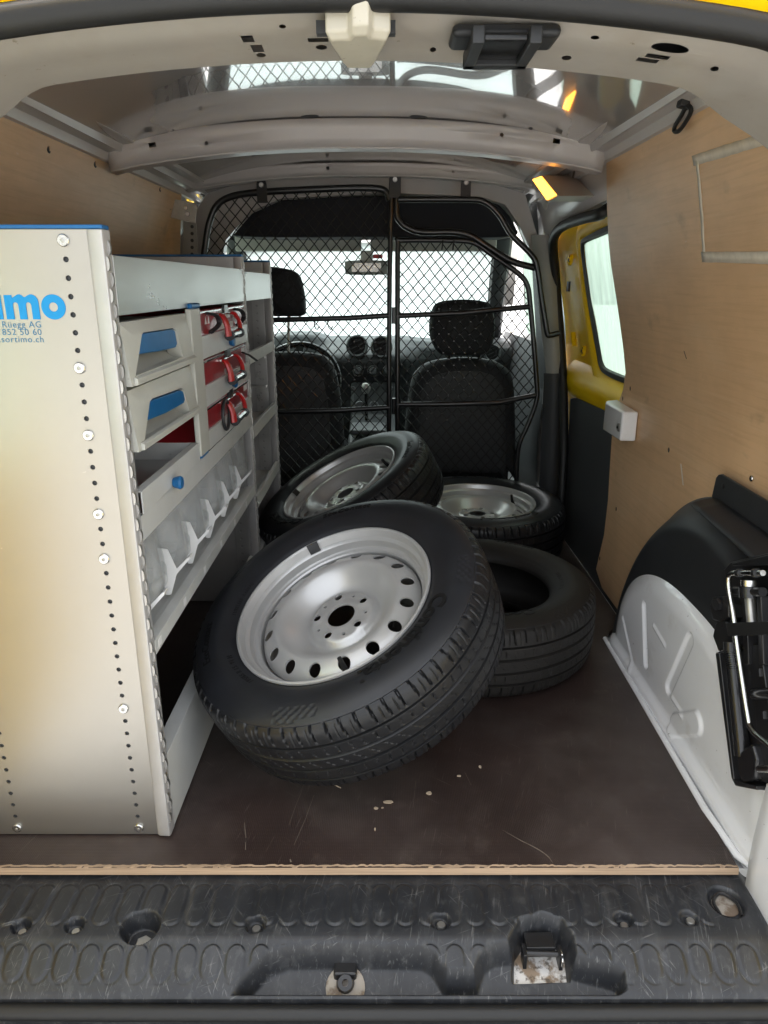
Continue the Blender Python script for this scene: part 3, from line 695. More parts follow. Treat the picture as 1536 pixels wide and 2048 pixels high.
scratch(crom([(1005, 1660), (1040, 1680), (1075, 1698), (1095, 1712), (1106, 1726)], 5), .0008)
scratch([(489, 1645), (490, 1660), (492, 1676)], .0009); scratch([(491, 1684), (491, 1700)], .0008)
scratch([(605, 1578), (592, 1610), (578, 1650)], .0003); scratch([(628, 1590), (610, 1640), (588, 1690)], .0004); scratch([(832, 1560), (826, 1615)], .0003)
scratch([(580, 1718), (582, 1724)], .0015); scratch([(930, 1545), (942, 1570)], .0004)
for sgn in (1, -1):
    fn_ = (lambda y, z: Vector((xr(z), y, z))) if sgn > 0 else (lambda y, z: Vector((xl(z), y, z)))
    bk_ = (lambda y, z: Vector((xr(z) + .006, y, z))) if sgn > 0 else (lambda y, z: Vector((xl(z) - .006, y, z)))
    if sgn > 0:
        edge = [tuple(atR(*p).yz) for p in ((1212, 292), (1213, 350), (1214, 420), (1217, 480), (1222, 530), (1230, 580), (1239, 640), (1247, 700), (1251, 745), (1246, 780), (1237, 805), (1228, 828), (1224, 870), (1220, 930), (1216, 1000), (1208, 1070), (1192, 1138))]
        outer = edge + [(2.1, .012), (1.85, .012), (1.0, .012)] + [(1.0, .05 * i) for i in range(1, 20)] + [(1.02, .98), (1.06, 1.08), (1.12, 1.15), (1.22, 1.213), (1.33, 1.257), (1.40, 1.274)]
        spots_ = ((1230, 302), (1232, 1018), (1199, 1117), (1337, 900), (1245, 797), (1260, 777))
        nm = 'warm tan plywood lining on the right wall, with a taped rectangle'
    else:
        outer = [(2.69, 1.272), (2.69, .012), (1.0, .012)] + [(1.0, .05 * i) for i in range(1, 20)] + [(1.02, .98), (1.06, 1.08), (1.12, 1.15), (1.22, 1.22), (1.33, 1.262), (1.40, 1.274)]
        spots_ = ((97, 298), (190, 328), (320, 378)); nm = 'tan plywood lining on the left wall, above and behind the shelving rack'
    at = atR if sgn > 0 else atL
    hs_ = [circ(*at(*s_).yz, .007, 12) for s_ in spots_]
    ext = [(1.05 + .15 * i, .04 * j) for i in range(8) for j in range(1, 31)] + ([(2.2 + .15 * i, .04 * j) for i in range(4) for j in range(1, 31)] if sgn < 0 else [])
    pm = MB().plate(outer, hs_, fn_, bk_, extra=ext)
    po = ob('plywood_panel', pm, 'ply_wall', smooth=40); tag(po, nm, 'wall panel', 'plywood linings')
    for s_ in spots_:
        q2 = at(*s_, (.0022 if sgn > 0 else -.0022)); ob('hole_cup', MB().disc(q2, (-sgn, 0, 0), .009, .001, 12), 'seal_rubber', po)
    if sgn > 0:
        def tape(pa, pb, w_):
            a, b = atR(*pa, -.0008), atR(*pb, -.0008); d = (b - a); nseg = 16; mm = MB(); vs = []
            s = Vector((0, -d.z, d.y)).normalized()
            for i in range(nseg + 1):
                c_ = a.lerp(b, i / nseg)
                for k in (-1, 1):
                    p = c_ + s * k * w_ * (1 + .12 * noise.noise(c_ * 60)); p.x = xr(p.z) - .0012 - .0012 * noise.noise(c_ * 45) ; vs.append(p)
            mm.add(vs, [(2 * i, 2 * i + 1, 2 * i + 3, 2 * i + 2) for i in range(nseg)]); return ob('tape_strip', mm, 'tape', po, solid=.0006)
        tape((1386, 322), (1560, 268), .009); tape((1395, 322), (1408, 515), .006); tape((1404, 514), (1560, 516), .010)
        mk = MB(); a, b = atR(1362, 928, -.0008), atR(1366, 970, -.0008); mk.prism([a + Vector((0, .003, 0)), a - Vector((0, .003, 0)), b - Vector((0, .004, 0)), b + Vector((0, .002, 0))], (-.0004, 0, 0)); ob('scuff', mk, 'tape', po, smooth=0)
        a, b = atR(1368, 562 + 140, -.0006), atR(1373, 718, -.0006)
        ob('scuff', MB().tube([a, b], .0009, 4), 'trim_dark', po)
        ob('screw', MB().disc(atR(1504, 957, -.0005), (-1, 0, 0), .006, .003, 12), 'steel', po)
# rubber loop hanging on the right wall
hp = atR(1372, 205, -.004)
lp_ = thing('hanging_loop', 'small black rubber loop hanging on the right plywood wall near the roof', 'strap', hp)
def sub(name, mb, m, parent, **k):               # child of a thing placed with an offset
    o = ob(name, mb, m, parent, **k); o.location = o.location - parent.location; return o
pts = [atR(*p, -.014) for p in ((1374, 212), (1362, 232), (1350, 252), (1349, 262), (1357, 262), (1370, 246), (1382, 222))]
sub('loop', MB().tube(crom(pts, 5, True), .0042, 8, closed=True), 'seal_rubber', lp_)
sub('knob', MB().box(-.008, .008, -.012, .012, -.02, .016, frame(atR(1374, 208, -.01), Vector((-1, 0, .2)))), 'black_plastic', lp_, bevel=.004)
# ================================================================== wheels
PROF = crom([(.058, .1965), (.068, .1985), (.0775, .2055), (.0835, .2125), (.0905, .2225), (.0985, .243), (.1005, .258), (.099, .272), (.0945, .287), (.087, .3005), (.080, .3085), (.070, .3130), (.055, .3155), (.035, .3168), (0., .3175)], 9)
PROF = [(p.x, p.y) for p in PROF]
full = [(-x, r) for x, r in PROF] + [(x, r) for x, r in PROF[::-1][1:]]   # bead to bead over the tread
# denser sampling over the tread
def resample(P, fine):
    out = []
    for (x0, r0), (x1, r1) in zip(P, P[1:]):
        n_ = max(1, int(math.hypot(x1 - x0, r1 - r0) / (.0016 if (r0 + r1) / 2 > .300 else .005)))
        for k in range(n_): out.append((lerp(x0, x1, k / n_), lerp(r0, r1, k / n_)))
    out.append(P[-1]); return out
TP = resample(full, 0); NA = 840
def tread(x, r, a):
    """depth cut into the tyre at axial place x and angle a"""
    d = 0.; ax = abs(x)
    if r < .300: 
        if .268 < r < .296 and x > 0:             # serrated flag patches on the sidewall
            for a0, wd in ((-1.52, .30), (.10, .26), (2.75, .30)):
                q = ((a - a0 + math.pi) % (2 * math.pi)) - math.pi
                if 0 < q < wd:
                    i = int(q / .028); j = int((r - .268) / .0065)
                    if (i + j) % 2 and (j < 3 or i < 5): d += .0009
        if abs(r - .300) < .002: d += .001
        return d
    s = a * .3175                                   # arc length
    for g_, w_ in ((.0475, .0040), (.0165, .0042), (-.0165, .0042), (-.0475, .0040)):
        d = max(d, .0085 * sst(w_ * .60, w_ * .42, abs(x - g_)))
    if ax > .053:                                   # shoulder blocks: wide slots, U-shaped
        ph = (s + .10 * (ax - .053) * 1.) % .0277
        wd = lerp(.0016, .0030, clamp((ax - .058) / .03))
        d = max(d, .0050 * sst(wd, wd * .45, abs(ph - .0138)) * sst(.052, .058, ax))
        ph2 = (s + .0138) % .0277
        d = max(d, .0016 * sst(.0013, .0004, abs(ph2 - .0138)) * sst(.052, .056, ax) * sst(.086, .080, ax))
    elif ax > .0195:
        ph = (s + .55 * (ax - .02) + .003 * math.sin((ax - .02) * 260)) % .0231
        d = max(d, .0024 * sst(.0014, .0005, abs(ph - .0115)) * sst(.0205, .0235, ax) * sst(.0440, .0410, ax))
    elif ax < .0135:
        ph = (s + .9 * x) % .0277
        d = max(d, .0022 * sst(.0013, .0004, abs(ph - .0138)) * sst(.0125, .0095, ax))
    return d
def tyre_mesh():
    m = MB(); n_ = len(TP); vs = []
    nr = []
    for i, (x, r) in enumerate(TP):
        a, b = TP[max(0, i - 1)], TP[min(n_ - 1, i + 1)]; t = Vector((b[0] - a[0], b[1] - a[1])).normalized(); nr.append((-t.y, t.x))
    for k in range(NA):
        a = 2 * math.pi * k / NA; c, s = math.cos(a), math.sin(a)
        for i, (x, r) in enumerate(TP):
            d = tread(x, r, a); xx = x - nr[i][0] * d; rr = r - nr[i][1] * d
            vs.append((rr * c, rr * s, xx))
    fs = []
    for k in range(NA):
        j = (k + 1) % NA
        for i in range(n_ - 1): fs.append((k * n_ + i, j * n_ + i, j * n_ + i + 1, k * n_ + i + 1))
    me = bpy.data.meshes.new('tyre'); me.from_pydata(vs, [], fs); me.update()
    me.polygons.foreach_set('use_smooth', [True] * len(me.polygons)); me.set_sharp_from_angle(angle=R(34))
    return me
TYRE = tyre_mesh(); TYRE.materials.append(MATS['rubber']); TYRE.materials.append(MATS['rubber_side'])
_n = len(TP) - 1; _row = [1 if (TP[i][1] + TP[i + 1][1]) / 2 < .3015 else 0 for i in range(_n)]
TYRE.polygons.foreach_set('material_index', _row * NA)
TYRE_B = TYRE.copy(); TYRE_B.materials.clear(); TYRE_B.materials.append(MATS['rubber_brown']); TYRE_B.polygons.foreach_set('material_index', [0] * len(TYRE_B.polygons))
INNER = MB().lathe([(.197, -.059), (.203, -.068), (.225, -.088), (.262, -.094), (.290, -.084), (.306, -.06), (.309, 0), (.306, .06), (.290, .084), (.262, .094), (.225, .088), (.203, .068), (.197, .059)], 96)
def side_x(r):
    pts = sorted([(q, x) for x, q in PROF if q < .31]); return interp(pts, r)
def lettering(body, size, a0, r0, bold, th=.0008, spacing=1., flip=False):
    vs, fs = text_mesh(body, size, bold, spacing); mb = MB(); top = []; bot = []
    for v in vs:
        r_ = r0 + v.y; a = a0 - v.x / (r0 + size * .35); x_ = side_x(r_)
        top.append(Vector((r_ * math.cos(a), r_ * math.sin(a), x_ + th)))
        bot.append(Vector((r_ * math.cos(a), r_ * math.sin(a), x_ - .0005)))
    o = len(vs); mb.add(top + bot, fs)
    from collections import Counter
    ec = Counter(); dirs = {}
    for f in fs:
        for i in range(len(f)):
            e = (f[i], f[(i + 1) % len(f)]); k = tuple(sorted(e)); ec[k] += 1; dirs[k] = e
    mb.f += [(dirs[k][1], dirs[k][0], dirs[k][0] + o, dirs[k][1] + o) for k, c_ in ec.items() if c_ == 1]
    return mb
LET_A = lettering('Continental', .050, 0, .2275, .0014, .0018, .95)
LET_B = lettering('EcoContact', .024, 0, .262, .0005, .0010, 1.05)
LET_C = lettering('195/65 R 15  91 H', .013, 0, .222, .0002, .0007, 1.1)
LET_D = lettering('TUBELESS  RADIAL', .010, 0, .219, .0001, .0006, 1.15)
def dz_disc(r):
    return interp(DISC, r)
DISC = [(p.x, p.y) for p in crom([(.028, .016), (.034, .019), (.060, .019), (.068, .016), (.075, .006), (.084, .006), (.098, .018), (.112, .034), (.124, .0445), (.134, .0480), (.146, .044), (.158, .038), (.168, .029), (.174, .018)], 5)]
def disc_mesh():
    HN = 16; holes = [circ(.1525 * math.cos(2 * math.pi * i / HN), .1525 * math.sin(2 * math.pi * i / HN), .0125, 18) for i in range(HN)]
    holes += [circ(.054 * math.cos(2 * math.pi * (i + .5) / 5), .054 * math.sin(2 * math.pi * (i + .5) / 5), .0082, 14) for i in range(5)]
    holes += [circ(.054 * math.cos(2 * math.pi * i / 5), .054 * math.sin(2 * math.pi * i / 5), .0035, 10) for i in range(5)]
    holes.append(circ(0, 0, .030, 40))
    outer = circ(0, 0, .1735, 120); ext = []
    for r_, n_ in ((.034, 48), (.038, 48), (.044, 40), (.050, 40), (.060, 48), (.064, 48), (.067, 56), (.070, 60), (.073, 60), (.076, 64), (.079, 64), (.083, 64), (.088, 64), (.094, 72), (.100, 72), (.107, 72), (.114, 80), (.121, 80), (.127, 88), (.133, 88), (.138, 96), (.143, 96), (.148, 96), (.153, 96), (.158, 96), (.163, 110), (.168, 110)):
        for k in range(n_):
            a = 2 * math.pi * (k + .5 * (int(r_ * 1000) % 2)) / n_; x, y = r_ * math.cos(a), r_ * math.sin(a)
            ok = True
            for h in holes[:-1]:
                cx_ = sum(p[0] for p in h) / len(h); cy_ = sum(p[1] for p in h) / len(h); rr = math.hypot(h[0][0] - cx_, h[0][1] - cy_)
                if math.hypot(x - cx_, y - cy_) < rr + .0018: ok = False; break
            if ok: ext.append((x, y))
    def f(x, y):
        r_ = math.hypot(x, y); z = dz_disc(r_) + .014
        for i in range(5):                          # raised seats round the wheel-bolt holes
            a = 2 * math.pi * (i + .5) / 5; d = math.hypot(x - .054 * math.cos(a), y - .054 * math.sin(a)); z += .0032 * sst(.0165, .011, d)
        z += .0025 * sst(.041, .037, r_)
        return Vector((x, y, z))
    m = MB().plate(outer, holes, f, lambda x, y: f(x, y) - Vector((0, 0, .0035)), extra=ext)
    return m
def obmesh(name, mb, mats, smooth=45):
    me = bpy.data.meshes.new(name); me.from_pydata([tuple(v) for v in mb.v], [], mb.f); me.validate(); me.update(); me.materials.append(MATS[mats])
    me.polygons.foreach_set('use_smooth', [True] * len(me.polygons)); me.set_sharp_from_angle(angle=R(smooth)); return me
DISC_ME = obmesh('wheel_disc', disc_mesh(), 'wheel_silver', 40)
RIMP = [(.2075, .0795), (.2095, .083), (.2085, .0865), (.205, .0875), (.2015, .0845), (.1995, .0770), (.1975, .0700), (.1925, .0665), (.1905, .0640), (.1895, .0520), (.1890, .0480), (.1860, .0455), (.1800, .0445), (.1775, .0410), (.1765, .0150), (.1745, .010), (.168, .0), (.165, -.02), (.168, -.04), (.184, -.05), (.186, -.070), (.199, -.0775), (.2085, -.083), (.2075, -.0795), (.194, -.064), (.172, -.03), (.172, .0), (.19, .05), (.2, .075)]
RIM_ME = obmesh('rim', MB().lathe(RIMP, 160, closed=True), 'wheel_silver', 24)
RIM_D = MB().lathe([(.0, -.055), (.08, -.055), (.12, -.03), (.166, -.02)], 48)
VALVE_ME = obmesh('valve', MB().tube([(.179, 0, .030), (.166, 0, .058), (.161, 0, .080)], [.0062, .0055, .0042], 10), 'seal_rubber')
WEIGHT = MB()
for k in range(9): pass
def wheel_weight(a0, w_):
    m = MB(); n_ = 8
    def f(s, t):
        a = a0 + w_ * (s - .5); k = t * 3; pts = [(.203, .0885), (.1985, .0895), (.1935, .080), (.1905, .070)]; i = min(2, int(k)); p, q = pts[i], pts[i + 1]
        r_ = lerp(p[0], q[0], k - i); z = lerp(p[1], q[1], k - i); return Vector((r_ * math.cos(a), r_ * math.sin(a), z))
    return m.grid(f, n_, 6)
LETS = [obmesh('lettering', l_, 'rubber_letters', 30) for l_ in (LET_A, LET_B, LET_C, LET_D)]
INNER_ME = obmesh('tyre_inside', INNER, 'rubber_brown', 60)
def link(name, me, parent, rz=0.):
    o = bpy.data.objects.new(name, me); C.objects.link(o); o.parent = parent; o.rotation_euler.z = rz; return o
def wheel(name, label, c, n, valve_px=None, text_px=None, rim=True, weight=None, grp='loose wheels on the load floor', bare=False, bpos=None):
    """c: middle of the tyre, n: direction the outer face looks"""
    c = Vector(c); n = Vector(n).normalized()
    face = c + n * .083
    def ang(px):
        r_ = ray(*px); o = Vector((0, 0, HC)); t = (face - o).dot(n) / r_.dot(n); d = o + r_ * t - face; return d
    M = frame(c, n, ang(valve_px) if valve_px else Vector((0, 1, .1)))
    w_ = thing(name, label, 'wheel' if rim else 'tyre', group=grp); w_.matrix_world = M
    ty = None
    link('tyre_inside', INNER_ME, w_)
    if text_px:
        d = ang(text_px); L_ = M.inverted().to_3x3() @ d; a0 = math.atan2(L_.y, L_.x)
    else: a0 = 0
    ty = link('tyre', TYRE_B if bare else TYRE, w_, a0)
    for l_, da in zip(LETS, (0, 2.05, -1.9, -2.9) if bpos is None else bpos): link('lettering', l_, ty, da)
    link('lettering', LETS[1], ty, 3.9)
    if rim:
        rm = link('rim', RIM_ME, w_); ds = link('wheel_disc', DISC_ME, w_); link('valve', VALVE_ME, w_)
        if weight:
            d = M.inverted().to_3x3() @ ang(weight); link('balance_weight', obmesh('balance_weight', wheel_weight(math.atan2(d.y, d.x), .13), 'black_plastic'), rm)
    return w_
def seen_normal(u, v, phi, rho):
    """normal of a round face whose outline shows as an ellipse: major axis phi degrees up to the right, axis ratio rho"""
    f = ray(u, v).normalized(); r_ = f.cross(Vector((0, 0, 1))).normalized(); up = r_.cross(f); s = math.sqrt(1 - rho * rho)
    return (r_ * (-math.sin(R(phi)) * s) + up * (math.cos(R(phi)) * s) - f * rho).normalized()
n1 = seen_normal(663, 1205, 29, .62); f1 = atD(663, 1198, 1.42)
c1 = f1 - n1 * .083
W1 = wheel('wheel', 'big steel wheel in front, tilted face-up against the other tyres', c1, n1, (678, 1322), (868, 1198), weight=(622, 1082))
n2 = seen_normal(677, 962, 29, .33); c2 = atD(677, 962, 2.36) - n2 * .083
W2 = wheel('wheel', 'steel wheel at the back left, leaning up beside the shelving rack', c2, n2, (785, 905), (600, 1060), weight=(586, 985))
c3 = Vector((.345, 2.50, .102))
W3 = wheel('wheel', 'steel wheel lying flat at the back right by the sliding door', c3, (0.01, -.02, 1), (1040, 985), (1100, 1040))
c4 = Vector((.245, 1.765, .102))
W4 = wheel('tyre', 'bare tyre without a rim lying flat under the front wheel', c4, (0, -.01, 1), (1100, 1100), (1040, 1215), rim=False, bare=True, bpos=(0, 2.3, 1.2, -2.2))
# ================================================================== shelving rack on the left
RX, RB, RY0, RY1, RY2, RT = -.38, -.76, 1.035, 2.02, 2.50, 1.012
rack = thing('shelving_rack', 'aluminium shelving rack of drawers and trays along the left wall', 'rack', (-.57, 1.77, 0))
def rp(name, mb, m, parent=None, **k):
    o = ob(name, mb, m, parent or rack, **k)
    if parent is None: o.location = o.location - rack.location
    return o
def wavy(y0, y1, x0, amp, z0, z1, pitch=.0215):
    """scalloped front edge of an upright: alternately set-off teeth"""
    m = MB(); z = z0; i = 0
    while z < z1 - pitch:
        dx = amp
        P = [(x0 - .004, z), (x0 + dx * .35, z + pitch * .08), (x0 + dx * .85, z + pitch * .24), (x0 + dx, z + pitch * .42), (x0 + dx, z + pitch * .6), (x0 + dx * .85, z + pitch * .78), (x0 + dx * .35, z + pitch * .92), (x0 - .004, z + pitch)]
        yy = y0 if i % 2 == 0 else y1 - .006
        m.prism([(a, yy, b) for a, b in P], (0, .006, 0)); z += pitch * .98; i += 1
    return m
for k, (y, first) in enumerate(((RY0, True), (RY1, False), (RY2, False))):
    xh = (-.437, -.654)
    zr = [.018 + .0245 * i for i in range(41)]
    def zrow(j): return [z for z in zr if z < RT - .02]
    holes = [circ(x_, z, .0040, 10) for x_ in xh for z in zrow(0)]
    fn_ = lambda x_, z, y=y: Vector((x_, y, z)); bk_ = lambda x_, z, y=y: Vector((x_, y + .0025, z))
    up = rp('side_panel', MB().plate(rect(RB, RX - .022, .004, RT), holes, fn_, bk_), 'alu_panel' if first else 'alu_dark', smooth=0)
    # dark boxes behind the perforations, put in for the shade inside them
    for x_ in xh: rp('perforation_shade', MB().box(x_ - .012, x_ + .012, y + .0035, y + .012, .01, RT - .01), 'trim_dark', up)
    # front post: folded strip, then the scalloped edge
    m = MB().prism([(RX - .024, y - .0015, .004), (RX - .020, y - .0045, .004), (RX - .002, y - .0060, .004), (RX, y - .002, .004), (RX, y + .020, .004), (RX - .024, y + .020, .004)], (0, 0, RT - .004))
    rp('front_post', m, 'alu_post', bevel=.0012)
    rp('scalloped_edge', wavy(y - .003, y + .012, RX, .0032, .03, RT - .01), 'steel_dull', smooth=0)
    rp('top_cap', MB().box(RB, RX - .001, y - .004, y + .022, RT + .0005, RT + .006), 'handle_blue', bevel=.0015)
    if first:
        pins = [(-.437, v) for v in (489, 731, 880, 1021, 1131, 1413, 1647)] + [(-.654, v) for v in (1418, 1652)]
    else: pins = [(-.437, 534)]
    for x_, v in pins:
        z = atY(100 if x_ > -.5 else 20, v, RY0 if first else y).z if first else RT - .04
        z = min(zr, key=lambda q: abs(q - z)); m = MB().disc(Vector((x_, y - .0005, z)), (0, -1, 0), .0085, .0035, 18)
        sc = rp('screw', m, 'steel')
        rp('screw_socket', MB().disc(Vector((x_, y - .0042, z)), (0, -1, 0), .003, .0006, 6), 'steel_dull', sc)
# print on the end panel: the maker's word and three lines below it
def ribbon(P, w_, y, cap=False):
    m = MB(); vs = []; n_ = len(P); P = [Vector(p).to_2d() for p in P]
    for i, p in enumerate(P):
        t = (P[min(i + 1, n_ - 1)] - P[max(i - 1, 0)]).normalized(); s = Vector((-t.y, t.x))
        vs += [(p.x + s.x * w_, y, p.y + s.y * w_), (p.x - s.x * w_, y, p.y - s.y * w_)]
    return m.add(vs, [(2 * i, 2 * i + 1, 2 * i + 3, 2 * i + 2) for i in range(n_ - 1)])
pt = RY0 - .0006
o_c = atY(107, 612.5, RY0); hx_ = .0335                     # x-height of the letters
zb = o_c.z - hx_ / 2 - .001; S = hx_
def letter(ch, x, k):
    y = pt - .00005 * k; m = MB()
    if ch == 'o': m.plate(circ(x, zb + S / 2, S * .51, 36), [circ(x, zb + S / 2, S * .185, 28)], lambda a, b: Vector((a, y, b)))
    elif ch == 'i':
        m.add([(x - S * .17, y, zb), (x + S * .17, y, zb), (x + S * .17, y, zb + S * .98), (x - S * .17, y, zb + S * .98)], [(0, 1, 2, 3)])
        m.add([(x - S * .17, y, zb + S * 1.10), (x + S * .17, y, zb + S * 1.10), (x + S * .17, y, zb + S * 1.38), (x - S * .17, y, zb + S * 1.38)], [(0, 1, 2, 3)])
    elif ch == 'm':
        w_ = .165 * S
        P = [(x - S * .70, zb), (x - S * .36, zb), (x - S * .36, zb + S * .56)] + [(x - S * .25 + S * .11 * math.cos(t), zb + S * .56 + S * .13 * math.sin(t)) for t in [math.pi * (1 - i / 8) for i in range(9)]] + [(x - S * .14, zb), (x + S * .18, zb), (x + S * .18, zb + S * .56)] + [(x + S * .29 + S * .11 * math.cos(t), zb + S * .56 + S * .13 * math.sin(t)) for t in [math.pi * (1 - i / 8) for i in range(9)]] + [(x + S * .40, zb), (x + S * .72, zb)]
        P += [(x + S * .72, zb + S * .62)] + [(x + S * (.44 + .28 * math.cos(t)), zb + S * (.70 + .31 * math.sin(t))) for t in [R(a) for a in (0, 20, 40, 60, 80, 100, 120)]] + [(x + S * .19, zb + S * .90)] + [(x + S * (-.06 + .24 * math.cos(t)), zb + S * (.72 + .29 * math.sin(t))) for t in [R(a) for a in (40, 60, 80, 100, 120)]] + [(x - S * .36, zb + S * .86), (x - S * .36, zb + S * .98), (x - S * .70, zb + S * .98)]
        m.plate(P, [], lambda a, b: Vector((a, y, b)))
    elif ch == 't':
        m.add([(x - S * .17, y, zb), (x + S * .17, y, zb), (x + S * .17, y, zb + S * 1.3), (x - S * .17, y, zb + S * 1.3)], [(0, 1, 2, 3)])
        m.add([(x - S * .32, y - .00002, zb + S * .72), (x + S * .32, y - .00002, zb + S * .72), (x + S * .32, y - .00002, zb + S * .98), (x - S * .32, y - .00002, zb + S * .98)], [(0, 1, 2, 3)])
    elif ch == 'r':
        m.add([(x - S * .28, y, zb), (x + S * .06, y, zb), (x + S * .06, y, zb + S * .98), (x - S * .28, y, zb + S * .98)], [(0, 1, 2, 3)])
        m.add([(x + S * .07, y, zb + S * .55), (x + S * .34, y, zb + S * .66), (x + S * .34, y, zb + S * 1.0), (x + S * .07, y, zb + S * .9)], [(0, 1, 2, 3)])
    elif ch == 's':
        q = ribbon([(x + S * .3 * math.cos(t), zb + S * (.73 + .14 * math.sin(t))) for t in [R(a) for a in range(20, 271, 25)]] + [(x + S * .3 * math.cos(t), zb + S * (.28 + .15 * math.sin(t))) for t in [R(a) for a in range(80, -161, -24)]], S * .13, y); return q
    return m
word = rp('printed_word', MB(), 'print_blue', smooth=0)
xx = o_c.x
for k, (ch, dx) in enumerate((('o', 0), ('m', -1.32), ('i', -2.32), ('t', -2.90), ('r', -3.55), ('o', -4.35), ('s', -5.25))):
    rp('printed_letter', letter(ch, xx + dx * S, k % 2), 'print_blue', word, smooth=0)
bpy.data.objects.remove(word.children[0]) if False else None
word.data.from_pydata([(xx - 5.7 * S, pt + .0003, zb - .001), (xx - 5.69 * S, pt + .0003, zb - .001), (xx - 5.69 * S, pt + .0003, zb)], [], [(0, 1, 2)])
def line(body, right_px, v, size, bold=.0):
    vs, fs = text_mesh(body, size, bold, 1.12); p = atY(right_px, v, RY0); xm_ = max(q.x for q in vs)
    m = MB().add([(p.x - xm_ + q.x, pt, p.z + q.y) for q in vs], fs); return rp('printed_line', m, 'print_grey_blue', smooth=0)
line('r Rüegg AG', 83, 655, .0124, .0); line('044 852 50 60', 84, 670, .0124, .0); line('www.sortimo.ch', 88, 684.5, .0124, .0)

# --- top tray, rails, lips (first bay up to RY1, second bay up to RY2)
def lip(y0, y1, z0, z1, m='shelf_grey', name='shelf_lip', x=RX, depth=.36, floor_z=None, fold=.012, mf=None):
    """a shelf: front lip with a returned top edge and the shelf floor behind it"""
    mb = MB().box(x - .0015, x, y0, y1, z0, z1).box(x - fold, x - .0015, y0, y1, z1 - .0015, z1)
    o = rp(name, mb, m, bevel=.0008)
    fz = z0 if floor_z is None else floor_z
    rp('shelf', MB().box(x - depth, x - .002, y0 + .001, y1 - .001, fz, fz + .0015), mf or m, o)
    return o
g1, g2 = RY0 + .022, RY1 - .004; h1, h2 = RY1 + .022, RY2 - .004
lip(g1, g2, .898, .980, 'alu', 'top_tray_lip'); lip(h1, h2, .898, .975, 'alu', 'top_tray_lip')
lip(h1, h2, .725, .757); lip(h1, h2, .512, .547)
lip(h1, h2, .30, .335)
rp('rail', MB().box(RX - .003, RX - .001, g1, g2, .553, .594), 'shelf_grey', bevel=.001)
lip(g1, g2, .352, .378, 'shelf_grey', 'bin_tray_lip', fold=.02, floor_z=.368)
rp('bin_tray_ledge', MB().prism([(RX - .001, g1, .377), (RX - .030, g1, .374), (RX - .030, g1, .371), (RX - .001, g1, .372)], (0, g2 - g1, 0)), 'shelf_grey')
rp('base_rail', MB().box(RX - .004, RX - .001, g1 + .0, RY2 - .004, .004, .155).box(RX - .03, RX - .004, g1, RY2 - .004, .150, .155), 'shelf_grey', bevel=.001)
# middle post with blue ends between drawers and cases
PY0, PY1 = 1.425, 1.500
rp('middle_post', MB().box(RX - .006, RX + .006, PY0, PY1, .603, .896), 'drawer_plastic', bevel=.003)
rp('post_end', MB().box(RX - .005, RX + .008, PY0 + .004, PY1 - .004, .896, .906), 'handle_blue', bevel=.003)
rp('post_end', MB().box(RX - .005, RX + .004, PY0 + .01, PY1 - .01, .598, .603), 'handle_blue')
# rear perforated strips seen inside the bays and back panel
rp('back_panel', MB().box(RB - .002, RB, RY0 + .003, RY2, .005, .90), 'alu_dark')
for y in (1.40, 2.30, 2.46):
    hs_ = [circ(y + .014, .12 + .0245 * i, .004, 8) for i in range(32)]
    o = rp('perforated_strip', MB().plate(rect(y, y + .03, .10, .93), hs_, lambda a, b: Vector((RB + .02, a, b)), lambda a, b: Vector((RB + .018, a, b))), 'alu', smooth=0)
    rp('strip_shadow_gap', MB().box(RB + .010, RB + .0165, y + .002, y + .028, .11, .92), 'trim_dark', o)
for z in (.70, .80):                               # runners in the side wall of the second bay
    rp('runner', MB().box(RX - .30, RX - .03, RY2 - .02, RY2 - .004, z - .1, z - .092), 'alu')
for z, y in ((.72, RY2 - .002), (.64, RY2 - .002), (.48, RY2 - .002)):
    rp('bay_screw', MB().disc(Vector((RX - .06, y - .002, z)), (0, -1, 0), .007, .004), 'steel_dull')
# inner faces of uprights carry a perforated flange facing the bay
for yy in (RY1, RY2):
    hs_ = [circ(RX - .050, .04 + .0245 * i, .0042, 8) for i in range(38)]
    o = rp('bay_flange', MB().plate(rect(RX - .066, RX - .026, .02, .985), hs_, lambda a, b, yy=yy: Vector((a, yy - .005, b)), lambda a, b, yy=yy: Vector((a, yy - .0035, b))), 'alu', smooth=0)

# --- mounting bracket on the left wall
bk = atL(357, 416, .02)
mbk = thing('wall_bracket', 'galvanised steel bracket bolted high on the left wall behind the rack', 'bracket', bk)
def bp(u, v, off=.02): return atY(u, v, 2.66)
P = [bp(*q) for q in ((322, 394), (392, 406), (394, 414), (390, 446), (324, 432))]
sub('plate', MB().prism(P, (0, .004, 0)), 'steel_dull', mbk, bevel=.001)
for q in ((372, 416), (376, 428)): sub('bolt', MB().disc(bp(*q) + Vector((0, -.001, 0)), (0, -1, 0), .008, .006, 6), 'steel', mbk)
sub('bolt', MB().tube([bp(330, 416) + Vector((0, -.02, 0)), bp(345, 418) + Vector((0, -.02, 0))], .005, 8), 'steel', mbk)
P = [bp(*q) + Vector((0, .03, 0)) for q in ((362, 440), (388, 446), (392, 520), (362, 520))]
sub('arm', MB().prism(P, (0, .004, 0)), 'trim_grey', mbk)
for i in range(5): sub('bolt_hole', MB().disc(bp(380, 452 + 14 * i) + Vector((0, .029, 0)), (0, -1, 0), .006, .001, 10), 'trim_dark', mbk)

